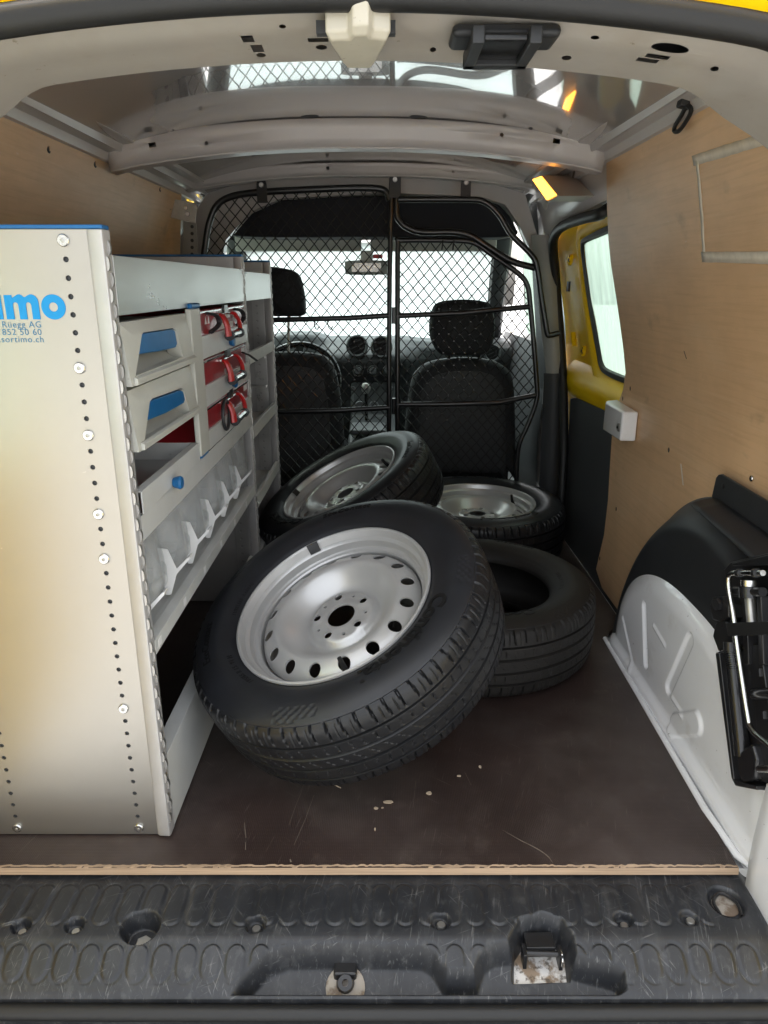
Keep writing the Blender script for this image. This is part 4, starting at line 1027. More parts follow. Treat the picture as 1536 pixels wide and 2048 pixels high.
# ================================================================== drawers with blue handles
def dpt(u, v): p = atX(u, v, RX); return (p.y, p.z)
def drawer(label, z0, z1, hole_px, blue_px):
    y0, y1 = g1 + .002, PY0 - .003; d = thing('drawer', label, 'drawer', (RX - .15, (y0 + y1) / 2, z0), 'two pale plastic drawers')
    xf = RX + .007
    H = [dpt(*p) for p in hole_px]
    outer = rect(y0, y1, z0, z1)
    fr = lambda a, b: Vector((xf - .010 * sst(z1 - .022, z1, b), a, b))
    m = MB().plate(outer, [H], fr, lambda a, b: Vector((RX - .02, a, b)), extra=[(lerp(y0, y1, i / 12), z1 - .022 + .0) for i in range(1, 12) if True] + [(lerp(y0, y1, i / 12), z1 - .011) for i in range(1, 12)])
    sub('front', m, 'drawer_plastic', d, smooth=25, bevel=0)
    # scooped recess behind the handle
    zl = min(h[1] for h in H); zh = max(h[1] for h in H); ya = min(h[0] for h in H); yb = max(h[0] for h in H)
    sub('recess', MB().grid(lambda a, b: Vector((lerp(xf - .004, xf - .045, math.sin(b * math.pi / 2)), lerp(ya - .01, yb + .01, a), lerp(zl - .001, zh + .004, 1 - math.cos(b * math.pi / 2)))), 6, 10), 'drawer_plastic', d)
    B = [dpt(*p) for p in blue_px]
    m = MB().plate(B, [], lambda a, b: Vector((xf - .001, a, b)), lambda a, b: Vector((xf - .011, a, b)))
    sub('handle', m, 'handle_blue', d, smooth=30, bevel=.0015)
    sub('body', MB().box(RX - .33, RX - .0205, y0, y1, z0 + .002, z0 + .004).box(RX - .33, RX - .0205, y0, y0 + .002, z0 + .004, z1 - .006).box(RX - .33, RX - .0205, y1 - .002, y1, z0 + .004, z1 - .006), 'drawer_plastic', d)
    sub('ledge', MB().prism([(xf, y0 + .01, z0 + .013), (xf + .006, y0 + .01, z0 + .010), (xf + .006, y0 + .01, z0 + .001), (xf, y0 + .01, z0 + .0)], (0, y1 - y0 - .012, 0)), 'drawer_plastic', d, bevel=.001)
    return d
drawer('upper pale plastic drawer with blue handle, right under the top tray', .796, .888, ((275, 669), (279, 665), (338, 656), (343, 659), (347, 670), (359, 714), (262, 752)), ((275, 671), (279, 667), (338, 658), (343, 662), (348, 688), (345, 695), (310, 703), (267, 709)))
drawer('lower pale plastic drawer with blue handle, above the open tray', .697, .789, ((291, 803), (296, 797), (355, 776), (360, 779), (363, 790), (372, 828), (280, 884)), ((291, 806), (296, 801), (355, 780), (360, 783), (364, 800), (362, 806), (326, 826), (286, 842)))
# open tray under the drawers with its blue knob
tray = thing('pull_out_tray', 'open grey pull-out tray with a blue knob under the drawers', 'tray', (RX - .15, 1.24, .6))
sub('tray_lip', MB().box(RX + .001, RX + .003, g1 + .004, PY0 - .004, .597, .634).box(RX - .012, RX + .001, g1 + .004, PY0 - .004, .632, .634), 'shelf_grey', tray, bevel=.0007)
sub('tray_floor', MB().box(RX - .33, RX, g1 + .004, PY0 - .004, .597, .599).box(RX - .33, RX - .328, g1 + .004, PY0 - .004, .599, .66), 'alu', tray)
sub('tray_side', MB().box(RX - .32, RX - .004, PY0 - .006, PY0 - .004, .599, .634), 'shelf_grey', tray)
k_ = atX(347, 965, RX + .004)
sub('knob', MB().lathe([(0, .016), (.010, .016), (.0125, .012), (.010, .004), (.0085, 0)], 12, frame(k_, Vector((1, 0, 0)))), 'handle_blue', tray)
rc = thing('red_case', 'dark red case standing at the back of the open tray', 'case', (RX - .26, 1.30, .6)); 
sub('body', MB().box(RX - .325, RX - .20, 1.18, 1.40, .6, .672), 'case_red', rc, bevel=.006)
sub('lid_seam', MB().box(RX - .1995, RX - .198, 1.19, 1.39, .640, .644), 'white_print', rc)

# ================================================================== red tool cases on their trays
CY0, CY1 = PY1 + .004, g2 - .002
def tool_case(label, z0, zc, zt, kind):
    """z0 tray bottom, zc top of tray lip, zt top of case"""
    t = thing('case_tray', {0: 'grey tray lip below the top red case', 1: 'grey tray lip below the middle red case', 2: 'grey tray lip below the bottom red case'}[kind], 'tray', (RX - .15, (CY0 + CY1) / 2, z0), 'trays carrying the red cases')
    sub('tray_lip', MB().box(RX + .001, RX + .003, CY0, CY1, z0, zc).box(RX - .010, RX + .001, CY0, CY1, zc - .0015, zc), 'shelf_grey', t, bevel=.0007)
    sub('tray_floor', MB().box(RX - .33, RX, CY0, CY1, z0, z0 + .002), 'alu', t)
    if kind < 2:
        sub('knob', MB().lathe([(0, .012), (.012, .012), (.014, .008), (.010, 0)], 14, frame(Vector((RX + .003, (CY0 + CY1) / 2 + .02, z0 + .018)), Vector((1, 0, 0)))), 'handle_blue', t)
    c = thing('tool_case', label, 'case', (RX - .15, (CY0 + CY1) / 2, z0 + .002), 'three red tool cases')
    ya, yb = CY0 + .012, CY1 - .012; xf = RX - .003
    sub('body', MB().box(RX - .32, xf, ya, yb, z0 + .003, zt), 'case_red', c, bevel=.004)
    sub('rim_strip', MB().box(xf - .002, xf + .003, ya + .002, yb - .002, zt - .006, zt - .003), 'steel', c)
    zm = lerp(zc, zt, .45); ym = (ya + yb) / 2
    # hinged carrying handle: two red arms, steel grip
    arms = []
    for s in (-1, 1):
        yy = ym + s * .070
        P_ = crom([(xf, yy - .004 * s, zm + .014), (xf + .013, yy, zm + .010), (xf + .022, yy + .002 * s, zm - .010), (xf + .024, yy, zm - .034)], 4)
        sub('handle_arm', MB().tube(P_, [lerp(.007, .011, i / (len(P_) - 1)) for i in range(len(P_))], 8, flat=.6), 'handle_red', c)
    sub('grip', MB().tube([(xf + .024, ym - .062, zm - .034), (xf + .024, ym + .062, zm - .034)], .0095, 12), 'steel', c)
    sub('grip_end', MB().tube([(xf + .024, ym + .050, zm - .034), (xf + .024, ym + .066, zm - .034)], .0115, 12), 'black_plastic', c)
    sub('grip_end', MB().tube([(xf + .024, ym - .066, zm - .034), (xf + .024, ym - .050, zm - .034)], .0115, 12), 'black_plastic', c)
    sub('hinge_pin', MB().tube([(xf + .004, ym - .085, zm + .014), (xf + .004, ym + .085, zm + .014)], .0028, 8), 'steel', c)
    sub('latch', MB().box(xf, xf + .007, ym - .020, ym + .020, zm + .014, zm + .034), 'black_steel', c, bevel=.001)
    if kind == 0:
        for s in (-1, 1):
            yc = ym + s * .145
            sub('latch_strap', MB().tube(crom([(xf + .002, yc - .030, zt - .008), (xf + .014, yc + .006, zt - .014), (xf + .017, yc + .014, zm - .004), (xf + .006, yc - .020, zc + .004)], 5), .007, 8, flat=.5), 'black_plastic', c)
            for j in (0, 1): sub('warning_mark', MB().prism([(xf + .0006, yc - .05 + .026 * j, zt - .030), (xf + .0006, yc - .03 + .026 * j, zt - .030), (xf + .0006, yc - .04 + .026 * j, zt - .014)], (.0004, 0, 0)), 'white_print', c, smooth=0)
        sub('label_plate', MB().box(xf, xf + .0006, ym - .065, ym + .065, zt - .026, zt - .008), 'white_print', c)
        sub('label_plate', MB().box(xf, xf + .0006, ym - .11, ym + .10, zc + .003, zc + .016), 'white_print', c)
    if kind == 1:
        sub('latch_lever', MB().tube([(xf + .004, yb - .06, zt - .02), (xf + .018, yb - .04, zm), (xf + .030, yb + .0, zm - .018)], .005, 8, flat=.5), 'black_plastic', c)
    if kind == 2:
        sub('latch_loop', MB().tube([Vector((xf + .012, ym - .10 + .034 * math.cos(a), zm - .012 + .034 * math.sin(a))) for a in [2 * math.pi * i / 20 for i in range(20)]], .004, 8, closed=True), 'black_plastic', c)
    if kind > 0:
        sub('label_plate', MB().box(xf, xf + .0006, yb - .055, yb - .012, zt - .024, zt - .010), 'white_print', c)
        sub('label_plate', MB().box(xf, xf + .0006, ym - .03, ym + .05, zm - .024, zm - .010), 'alu', c)
tool_case('top red tool case with white warning print and two black straps', .792, .838, .890, 0)
tool_case('middle red tool case with a black lever at its right', .692, .735, .788, 1)
tool_case('bottom red tool case with a black ring latch', .600, .640, .688, 2)

# ================================================================== clear bins with white Y-shaped fronts
bpx = [(300, 1113), (321, 1116), (340, 1156), (361, 1134), (367, 1130), (366, 1137), (340, 1167), (329, 1209), (318, 1210), (311, 1166)]
Yp = [atY(*p, 1.185) for p in bpx]; bx0 = 0
place = ['nearest clear bin, half hidden by the end panel of the rack', 'second clear bin from the end panel of the rack', 'third clear bin from the end panel of the rack', 'fourth clear bin from the end panel of the rack', 'fifth clear bin from the end panel of the rack', 'farthest clear bin, beside the second upright of the rack']
for i in range(6):
    y = 1.070 + .158 * i
    b = thing('storage_bin', place[i], 'bin', (RX - .08, y, .358), 'clear small-parts bins on the lower tray')
    off = Vector((0, y - 1.185, 0))
    sub('front_divider', MB().prism([p + off for p in Yp], (0, .0022, 0)), 'bin_white', b, bevel=.0006)
    sub('label_lip', MB().prism([p + off + Vector((0, .0022, 0)) for p in (Yp[3], Yp[4], Yp[5], Yp[6])], (0, .018, 0)), 'bin_white', b)
    # clear scoop: a tall rounded cup behind the divider, its foot curling in
    def tub(a, c_, y=y):
        ph = (c_ - .5) * math.pi * .98; k = a * 6; prof_ = [(.548, 1.), (.50, 1.), (.46, .99), (.435, .95), (.420, .84), (.412, .60), (.410, .2)]
        j = min(5, int(k)); zz = lerp(prof_[j][0], prof_[j + 1][0], k - j); rr = lerp(prof_[j][1], prof_[j + 1][1], k - j)
        return Vector((RX - .046 + .040 * math.cos(ph) * rr - .012 * sst(.46, .55, zz), y + .077 + .068 * math.sin(ph) * rr, zz))
    sub('scoop', MB().grid(tub, 18, 18), 'clear_plastic', b, smooth=70, solid=.0015)
    def band(a, c_, y=y):
        ph = (c_ - .5) * math.pi * .7
        return Vector((RX - .0455 + .0415 * math.cos(ph), y + .077 + .069 * math.sin(ph), lerp(.437, .460, a)))
    sub('label_band', MB().grid(band, 2, 10), 'clear_plastic', b, smooth=70, solid=.001)
    sub('side_wall', MB().prism([(RX - .19, y + .004, .365), (RX - .05, y + .004, .365), (RX - .035, y + .004, .43), (RX - .052, y + .004, .47), (RX - .060, y + .004, .545), (RX - .19, y + .004, .545)], (0, .0015, 0)), 'clear_plastic', b)
    sub('back_wall', MB().box(RX - .192, RX - .190, y + .004, y + .15, .365, .545), 'clear_plastic', b)
    sub('foot', MB().box(Yp[8].x - .002, Yp[7].x + .022, y + .002, y + .020, .357, .372), 'bin_white', b, bevel=.001)
# ================================================================== partition of black tube and net
PYL = 2.75
part = thing('partition_grille', 'black tubular partition with diamond net between load space and cab', 'grille', (0, PYL, 0))
def PP(L_, y=PYL): return [atY(u, v, y) for u, v in L_]
TR = .0118
left_f = PP([(405, 1000), (404, 700), (406, 540), (412, 480), (420, 440), (436, 408), (470, 391), (528, 384), (600, 380), (700, 376), (755, 377), (772, 384), (779, 400)])
sub('frame_tube', MB().tube(crom(left_f, 4), TR, 12), 'frame_black', part, smooth=80)
post = [atY(783, 366, PYL), atY(779, 560, PYL), atY(778, 700, PYL), atY(778, 880, PYL)]; post.append(Vector((post[-1].x, PYL, .01)))
sub('post_tube', MB().tube(post, .0092, 12), 'frame_black', part, smooth=80)
YD = PYL + .012
door_f = PP([(795, 1150), (795, 860), (795, 600), (796, 488), (802, 481), (904, 481), (949, 486), (989, 513), (1038, 548), (1055, 572), (1060, 607), (1065, 657), (1073, 760), (1073, 800), (1056, 848), (1037, 894), (1033, 958), (1033, 1080)], YD)
dpts = []
for i, p in enumerate(door_f): dpts.append(p)
sub('frame_tube', MB().tube(crom(door_f, 4), .0098, 12), 'frame_black', part, smooth=80)
sub('frame_tube', MB().tube(crom(PP([(793, 372), (793, 425), (800, 442), (815, 455), (845, 464), (904, 464), (940, 471), (974, 492), (1023, 522), (1072, 536)]), 5), TR, 12), 'frame_black', part, smooth=80)
sub('frame_tube', MB().tube(crom(PP([(797, 399), (929, 399), (969, 404), (998, 429), (1023, 469), (1063, 510), (1074, 535), (1083, 597), (1090, 640), (1095, 668), (1102, 670), (1119, 666)], PYL - .012), 5), TR * .9, 12), 'frame_black', part, smooth=80)
for L_, y in ((((404, 644), (548, 640), (700, 636), (778, 631)), PYL), (((790, 632), (924, 626), (1064, 613)), YD), (((404, 826), (560, 823), (677, 821), (780, 815)), PYL), (((793, 809), (900, 808), (998, 805), (1073, 790)), YD)):
    sub('cross_bar', MB().tube(PP(L_, y), TR * .85, 10), 'frame_black', part, smooth=80)
for u, v, s in ((523, 375, 1.), (790, 364, 1.15), (932, 370, 1.)):
    p = atY(u, v, PYL - .014)
    t = sub('mount_tab', MB().plate([(p.x - .018 * s, p.z - .05)] + [(p.x - .018 * s * math.cos(a), p.z + .010 + .02 * s * math.sin(a)) for a in [math.pi * i / 10 for i in range(11)]] + [(p.x + .018 * s, p.z - .05)], [], lambda a, b, y=p.y: Vector((a, y, b)), lambda a, b, y=p.y: Vector((a, y + .006, b))), 'frame_black', part, bevel=.001)
    sub('mount_bolt', MB().disc(p + Vector((0, -.001, .008)), (0, -1, 0), .009, .006, 12), 'steel_dull', part)
for u, v in ((790, 631), (790, 812)):
    p = atY(u, v, PYL - .004); sub('hinge', MB().tube([p + Vector((-.004, 0, -.03)), p + Vector((-.004, 0, .03))], .008, 10), 'frame_black', part)
for u in (628, 655):
    p = atY(u, 642, PYL - .008); sub('hook', MB().tube(crom([p, p + Vector((.004, -.012, -.02)), p + Vector((.012, -.012, -.03)), p + Vector((.020, -.006, -.018))], 4), .0022, 6), 'frame_black', part)
for u in (886, 908):
    p = atY(u, 480, PYL - .002); sub('hook', MB().tube([p, p + Vector((-.004, -.006, -.035))], .0028, 6), 'frame_black', part)
def net(polypx, y, name, seed, bulge):
    P = [(p.x, p.z) for p in PP(polypx, y)]; rnd = random.Random(seed)
    x0 = min(p[0] for p in P); x1 = max(p[0] for p in P); z0 = min(p[1] for p in P); z1 = max(p[1] for p in P)
    dx, dz = .0200, .0232
    ni, nj = int((x1 - x0) / dx) + 2, int((z1 - z0) / dz) + 2
    def node(i, j):
        r_ = random.Random(i * 7919 + j * 104729 + seed); sag = .006 * math.sin(j * .31) ; return (x0 + i * dx + r_.uniform(-.0014, .0014) + sag * .3, z0 + j * dz + r_.uniform(-.0014, .0014) - .006 * math.sin(math.pi * i / ni) )
    m = MB()
    def ins(q): return poly_sd(q[0], q[1], P) > 0
    def v3(q): return Vector((q[0], y + bulge(q[0], q[1]), q[1]))
    def wire(a, b):
        a, b = v3(a), v3(b); t = (b - a).normalized(); s = Vector((t.z, 0, -t.x)) * .0019; f_ = Vector((0, .0016, 0))
        vs = []
        for p in (a, b): vs += [p + s, p - f_, p - s, p + f_]
        m.add(vs, [(k, (k + 1) % 4, (k + 1) % 4 + 4, k + 4) for k in range(4)])
    for i in range(-1, ni):
        for j in range(-1, nj + 1):
            if (i + j) % 2: continue
            a = node(i, j)
            for dj in (1, -1):
                b = node(i + 1, j + dj); ia, ib = ins(a), ins(b)
                if ia and ib: wire(a, b)
                elif ia or ib:
                    lo_, hi_ = (a, b) if ia else (b, a); st = lo_
                    for _ in range(6):
                        mid = ((lo_[0] + hi_[0]) / 2, (lo_[1] + hi_[1]) / 2)
                        if ins(mid): lo_ = mid
                        else: hi_ = mid
                    wire(st, lo_)
            if ins(a):
                p = v3(a); m.box(p.x - .0026, p.x + .0026, p.y - .002, p.y + .002, p.z - .002, p.z + .002)
    o = sub(name, m, 'frame_black', part, smooth=0); o['kind'] = 'stuff'; return o
net([(405, 1000), (405, 540), (412, 480), (421, 442), (438, 412), (470, 394), (528, 388), (755, 381), (774, 390), (780, 420), (780, 1000)], PYL, 'diamond_net', 1, lambda x, z: 0.)
net([(794, 1060), (794, 485), (904, 483), (949, 488), (989, 515), (1038, 550), (1055, 574), (1064, 657), (1073, 760), (1073, 798), (1056, 848), (1036, 894), (1033, 1060)], YD, 'diamond_net', 2, lambda x, z: .05 * sst(.42, .58, x))

# ================================================================== seats
def cushion(P, y, th, prof=((-.5, .80), (-.42, .93), (-.2, 1.), (.2, 1.), (.42, .93), (.5, .80)), dome=0.):
    cx = sum(p[0] for p in P) / len(P); cz = sum(p[1] for p in P) / len(P); n_ = len(P); m = MB(); vs = []
    ext_x = max(abs(p[0] - cx) for p in P); ext_z = max(abs(p[1] - cz) for p in P); e = min(ext_x, ext_z)
    for t, s in prof:
        ins_ = (1 - s) * e
        for p in P:
            dx_, dz_ = p[0] - cx, p[1] - cz; L_ = math.hypot(dx_, dz_) or 1
            vs.append(Vector((p[0] - dx_ / L_ * ins_, y + t * th, p[1] - dz_ / L_ * ins_)))
    k = len(prof); m.add(vs, [(a * n_ + i, a * n_ + (i + 1) % n_, (a + 1) * n_ + (i + 1) % n_, (a + 1) * n_ + i) for a in range(k - 1) for i in range(n_)])
    o = len(vs)
    m.add([Vector((cx, y + prof[0][0] * th - .006, cz)), Vector((cx, y + prof[-1][0] * th + .006, cz))], [])
    m.f += [(o, (i + 1) % n_, i) for i in range(n_)] + [(o + 1, (k - 1) * n_ + i, (k - 1) * n_ + (i + 1) % n_) for i in range(n_)]
    return m
def seat(label, head_px, back_px, posts, y):
    hp_ = [atY(u, v, y) for u, v in head_px]; bp_ = [atY(u, v, y) for u, v in back_px]
    cx = sum(p.x for p in bp_) / len(bp_)
    s = thing('cab_seat', label, 'seat', (cx, y, -.05), 'two black cab seats')
    h = [(p.x, p.z) for p in crom(hp_, 4, True)]
    sub('headrest', cushion(h, y - .01, .10), 'seat_fabric', s, smooth=70)
    b = [(p.x, p.z) for p in crom(bp_ , 4, False)]; b = [(b[0][0], .16)] + b + [(b[-1][0], .16)]
    bo_ = sub('backrest', cushion(b, y + .02, .13), 'seat_fabric', s, smooth=70)
    ii = [(cx + (q[0] - cx) * .80, .16 + (q[1] - .16) * .90) for q in b]
    sub('back_panel', cushion(ii, y - .045, .02), 'trim_dark', s, smooth=70)
    for u, v0, v1 in posts: sub('headrest_post', MB().tube([atY(u, v0, y), atY(u, v1, y)], .006, 8), 'steel_dull' if u < 700 else 'black_gloss', s)
    x0 = min(q[0] for q in b); x1 = max(q[0] for q in b)
    sub('cushion', MB().box(x0 + .01, x1 - .01, y + .08, y + .52, .06, .22), 'seat_fabric', s, bevel=.04, seg=4)
    sub('base', MB().box(x0 + .05, x1 - .05, y + .06, y + .48, -.04, .07), 'trim_dark', s, bevel=.01)
    return s
seat('right cab seat with a broad black headrest, behind the net', [(866, 690), (858, 660), (862, 625), (876, 605), (920, 599), (968, 603), (983, 620), (988, 655), (981, 692), (965, 708), (925, 710), (884, 708)],
     [(806, 960), (810, 860), (822, 768), (838, 738), (870, 722), (930, 716), (985, 722), (1014, 738), (1026, 768), (1030, 860), (1030, 960)], [(898, 700, 730), (958, 700, 730)], 3.05)
seat('left cab seat, half hidden by the shelving rack, headrest on tall posts', [(478, 620), (474, 575), (484, 545), (520, 534), (565, 536), (597, 548), (608, 580), (612, 615), (606, 631), (560, 632), (500, 632)],
     [(432, 960), (440, 830), (452, 745), (480, 716), (540, 706), (610, 706), (652, 716), (672, 750), (684, 830), (692, 960)], [(577, 625, 715), (520, 625, 715)], 3.02)

# ================================================================== cab: dashboard, steering wheel, windscreen, shelf, visors, mirror
def dash(a, b):
    x = lerp(CX - .74, CX + .74, a); k = b * 8
    pts = [(4.28, .635), (4.05, .662), (3.92, .668), (3.84, .655), (3.80, .62), (3.79, .56), (3.82, .46), (3.90, .34), (4.0, .10)]
    i = min(7, int(k)); p, q = pts[i], pts[i + 1]; t = k - i
    y, z = lerp(p[0], q[0], t), lerp(p[1], q[1], t)
    c = sst(.30, .16, abs(x - CX)); y -= .10 * c * sst(.66, .58, z) * sst(.05, .3, z); z += .012 * c * sst(.6, .65, z)
    z += .035 * sst(.10, .22, CX - .1 - x) * sst(.62, .66, z) * sst(.62, .45, CX - x)
    return Vector((x, y, z))
dsh = vp('dashboard', MB().grid(dash, 60, 32), 'dash_plastic', smooth=70)
def vent(u, v, r_, y):
    p = atY(u, v, y); M = frame(p, Vector((0, -1, .12)))
    vp('air_vent', MB().lathe([(r_ * .72, -.01), (r_ * .78, .004), (r_ * .9, .008), (r_, .004), (r_ * 1.02, -.02)], 28, M), 'dash_grey', dsh)
    vp('vent_core', MB().lathe([(0, -.012), (r_ * .74, -.012)], 20, M), 'seal_rubber', dsh)
    for k in (-.4, 0, .4): vp('vent_slat', MB().box(-r_ * .68 * (1 - abs(k) * .4), r_ * .68 * (1 - abs(k) * .4), k * r_ - .0025, k * r_ + .0025, -.008, .003, M @ Matrix.Rotation(R(115), 4, 'Z')), 'trim_dark', dsh)
vent(714, 692, .056, 3.70); vent(763, 694, .056, 3.70); vent(985, 706, .045, 3.78)
for u, v, r_ in ((716, 742, .020), (746, 742, .020), (776, 742, .020)):
    p = atY(u, v, 3.68); vp('control_knob', MB().disc(p, (0, -1, .2), r_, .02, 20), 'dash_grey', dsh)
    vp('knob_ring', MB().lathe([(r_ * 1.1, .0), (r_ * 1.3, .006), (r_ * 1.45, 0)], 24, frame(p, Vector((0, -1, .2)))), 'steel_dull', dsh)
con = vp('centre_console', MB().prism([(atY(700, 760, 3.62).x, 3.70, .46), (atY(700, 760, 3.62).x, 3.60, .30), (atY(700, 760, 3.62).x, 3.05, .20), (atY(700, 760, 3.62).x, 3.05, .0), (atY(700, 760, 3.62).x, 3.9, .0), (atY(700, 760, 3.62).x, 3.9, .46)], (.24, 0, 0)), 'dash_plastic', bevel=.02, seg=3)
p = atY(732, 778, 3.5); vp('gear_lever', MB().tube([p + Vector((0, .04, -.16)), p], .008, 8), 'black_gloss', con)
vp('gear_knob', MB().lathe([(0, .03), (.016, .027), (.024, .012), (.022, -.008), (.012, -.022), (0, -.024)], 18, Matrix.Translation(p)), 'steel_dull', con)
for u, v, r_ in ((706, 778, .012), (780, 778, .015), (720, 812, .024), (748, 812, .024)):
    p = atY(u, v, 3.52); vp('console_knob', MB().disc(p, (0, -1, .4), r_, .012, 18), 'dash_grey', con)
a_, b_ = atY(700, 848, 3.3), atY(772, 862, 3.3); vp('console_tray', MB().box(a_.x, b_.x, 3.22, 3.42, b_.z - .005, a_.z - .012), 'dash_grey', con, bevel=.012)
sw = atY(598, 764, 3.40)
SM = frame(sw, Vector((0, -.88, .47)))
stw = vp('steering_wheel', MB().tube([SM @ Vector((.19 * math.cos(a), .19 * math.sin(a), 0)) for a in [2 * math.pi * i / 48 for i in range(48)]], .015, 10, closed=True), 'black_gloss', smooth=80)
vp('wheel_hub', MB().lathe([(0, .02), (.05, .018), (.075, 0), (.07, -.03)], 24, SM), 'black_plastic', stw)
for a in (0, math.pi, -math.pi / 2): vp('wheel_spoke', MB().box(.06, .185, -.018, .018, -.008, .008, SM @ Matrix.Rotation(a, 4, 'Z')), 'black_plastic', stw, bevel=.004)
WT, WB = (3.46, 1.125), (4.27, .632)
ws = MB().grid(lambda a, b: Vector((lerp(-.60, .60, a) * lerp(1., 1.12, b) + CX, lerp(WT[0], WB[0], b) - .06 * (2 * a - 1) ** 2, lerp(WT[1], WB[1], b))), 20, 8)
vp('windscreen', ws, 'windscreen_glass', smooth=80)
for s in (-1, 1): vp('windscreen_pillar', MB().tube([(CX + s * .60, WT[0] - .08, WT[1] + .03), (CX + s * .69, WB[0] - .08, WB[1] - .02)], .045, 8, flat=.7), 'trim_dark')
vp('cab_headliner', MB().grid(lambda a, b: Vector((lerp(-.62, .62, a) + CX, lerp(2.93, 3.52, b), lerp(1.285, 1.14, b ** 2) - .05 * (2 * a - 1) ** 4)), 20, 8), 'trim_grey', smooth=80)
# overhead shelf: dark front with rounded lower corners
sh = [(p.x, p.z) for p in PP([(470, 472), (458, 440), (500, 412), (580, 399), (760, 392), (950, 396), (1000, 412), (1030, 452), (1010, 474), (760, 474)], 3.02)]
vp('overhead_shelf', MB().plate([(p.x, p.y) for p in crom([(a, b) for a, b in sh], 4, True)], [], lambda x, z: Vector((x, 3.02, z)), lambda x, z: Vector((x, 3.22, z))), 'headliner_dark', bevel=.012)
for x0_, x1_ in ((-.66, -.10), (-.06, .50)):
    z0_ = atY(768, 503, 3.36).z; vp('sun_visor', MB().box(x0_, x1_, 3.35, 3.37, z0_, z0_ + .12), 'visor', bevel=.009, seg=3)
mir = thing('rear_view_mirror', 'rear-view mirror hanging at the windscreen behind the net', 'mirror', atY(733, 512, 3.50))
p = atY(733, 535, 3.48); x_ = .098
sub('housing', cushion([(q.x, q.y) for q in crom([(p.x - x_, p.z - .02), (p.x - x_ * 1.02, p.z + .012), (p.x - x_ * .85, p.z + .03), (p.x + x_ * .85, p.z + .03), (p.x + x_ * 1.02, p.z + .012), (p.x + x_, p.z - .02), (p.x + x_ * .8, p.z - .032), (p.x - x_ * .8, p.z - .032)], 3, True)], p.y, .03), 'trim_grey', mir, smooth=60)
sub('mirror_glass', MB().box(p.x - .068, p.x + .068, p.y - .0235, p.y - .022, p.z - .020, p.z + .020), 'steel', mir, bevel=.002)
sub('stalk', MB().box(p.x - .028, p.x + .030, p.y + .005, p.y + .03, p.z + .028, p.z + .075), 'visor', mir, bevel=.008)
sub('sensor', MB().box(p.x + .03, p.x + .075, p.y + .01, p.y + .03, p.z + .04, p.z + .058), 'handle_red', mir, bevel=.004)
for s, f_ in ((1, xr), (-1, xl)):
    vp('cab_door_trim', MB().grid(lambda a, b, s=s, f_=f_: Vector((f_(.65 * b) - s * (.02 + .05 * math.sin(math.pi * min(1, b * 1.0))), lerp(2.92, 4.2, a), lerp(-.02, .69, b))), 12, 12), 'trim_dark', smooth=70)
    vp('cab_wall', MB().grid(lambda a, b, s=s: Vector((CX + s * lerp(.64, .80, b), lerp(2.90, 3.06, a), lerp(1.28, -.02, b))), 2, 8), 'trim_dark', smooth=60)
vp('bulkhead', MB().add([(-.95, 4.3, -.1), (.85, 4.3, -.1), (.85, 4.3, .64), (-.95, 4.3, .64)], [(0, 1, 2, 3)]), 'trim_dark', smooth=0)
vp('bonnet', MB().grid(lambda a, b: Vector((lerp(-.85, .72, a), lerp(4.25, 5.0, b), lerp(.63, .40, b ** 1.5))), 8, 8), 'yellow_paint', smooth=60)
# ================================================================== black wheel-arch cover on the right
cov = thing('arch_cover', 'matt black moulded plastic cover over the right wheel arch', 'cover', (.68, 1.36, 0))
def cover(a, b):
    th = math.pi * (1 - a); q = lerp(.45, 1.012, b); y = 1.36 + .487 * q * math.cos(th); z = .518 * q * math.sin(th); d = (1 - q) * .5
    x = xr(z) - .001 - (.066 * sst(0, .075, d) ** .7 if d > 0 else -.003)
    return Vector((x, y, z))
sub('shell', MB().grid(cover, 120, 60), 'black_plastic', cov, smooth=70)
P = [atR(*p, -.012) for p in ((1430, 1004), (1441, 955), (1446, 949), (1452, 948), (1600, 1035), (1640, 1100), (1520, 1060))]
P = [Vector((.694, p.y, p.z)) for p in P]
sub('upper_flange', MB().prism(P, (.006, 0, 0)), 'black_plastic', cov, bevel=.002)
sub('flange_hole', MB().disc(atX(1446, 972, .6935), (-1, 0, 0), .006, .0008, 12), 'seal_rubber', cov)
sub('ledge', MB().grid(lambda a, b: Vector((lerp(.694, .640, b), lerp(1.42, .97, a), lerp(.515, .505, a) - .012 * b * b - .02 * a * b)), 10, 5), 'black_plastic', cov, smooth=60, solid=.003)

# ================================================================== jack with its crank, strapped upright to the wheel arch
JX = .60
jk = thing('car_jack', 'black scissor jack with a bent silver crank, strapped beside the right wheel arch', 'jack', (JX, 1.05, .15))
def J(u, v, x=JX): return atX(u, v, x)
def jp(L_, x, d): return MB().prism([J(u, v, x) for u, v in L_], (d, 0, 0))
sub('base_channel', jp([(1432, 1306), (1446, 1300), (1480, 1545), (1512, 1575), (1640, 1620), (1640, 1290), (1470, 1290)], .628, .012), 'black_steel', jk, bevel=.003)
sub('channel_wall', MB().prism([J(1430, 1306, .60), J(1438, 1306, .60), J(1468, 1566, .60), J(1462, 1556, .60)], (.032, 0, 0)), 'black_steel', jk, bevel=.002)
sub('channel_foot', MB().prism([J(1462, 1556, .60), J(1490, 1566, .60), J(1512, 1572, .60), J(1512, 1580, .60), J(1470, 1572, .60)], (.032, 0, 0)), 'black_steel', jk, bevel=.002)
sub('top_plate', jp([(1446, 1140), (1460, 1124), (1640, 1080), (1640, 1290), (1470, 1290), (1458, 1240)], .632, .010), 'black_steel', jk, bevel=.003)
sub('top_cap', MB().prism([J(1462, 1126, .600), J(1640, 1084, .600), J(1640, 1128, .600), J(1464, 1132, .600)], (.03, 0, 0)), 'black_steel', jk, bevel=.003)
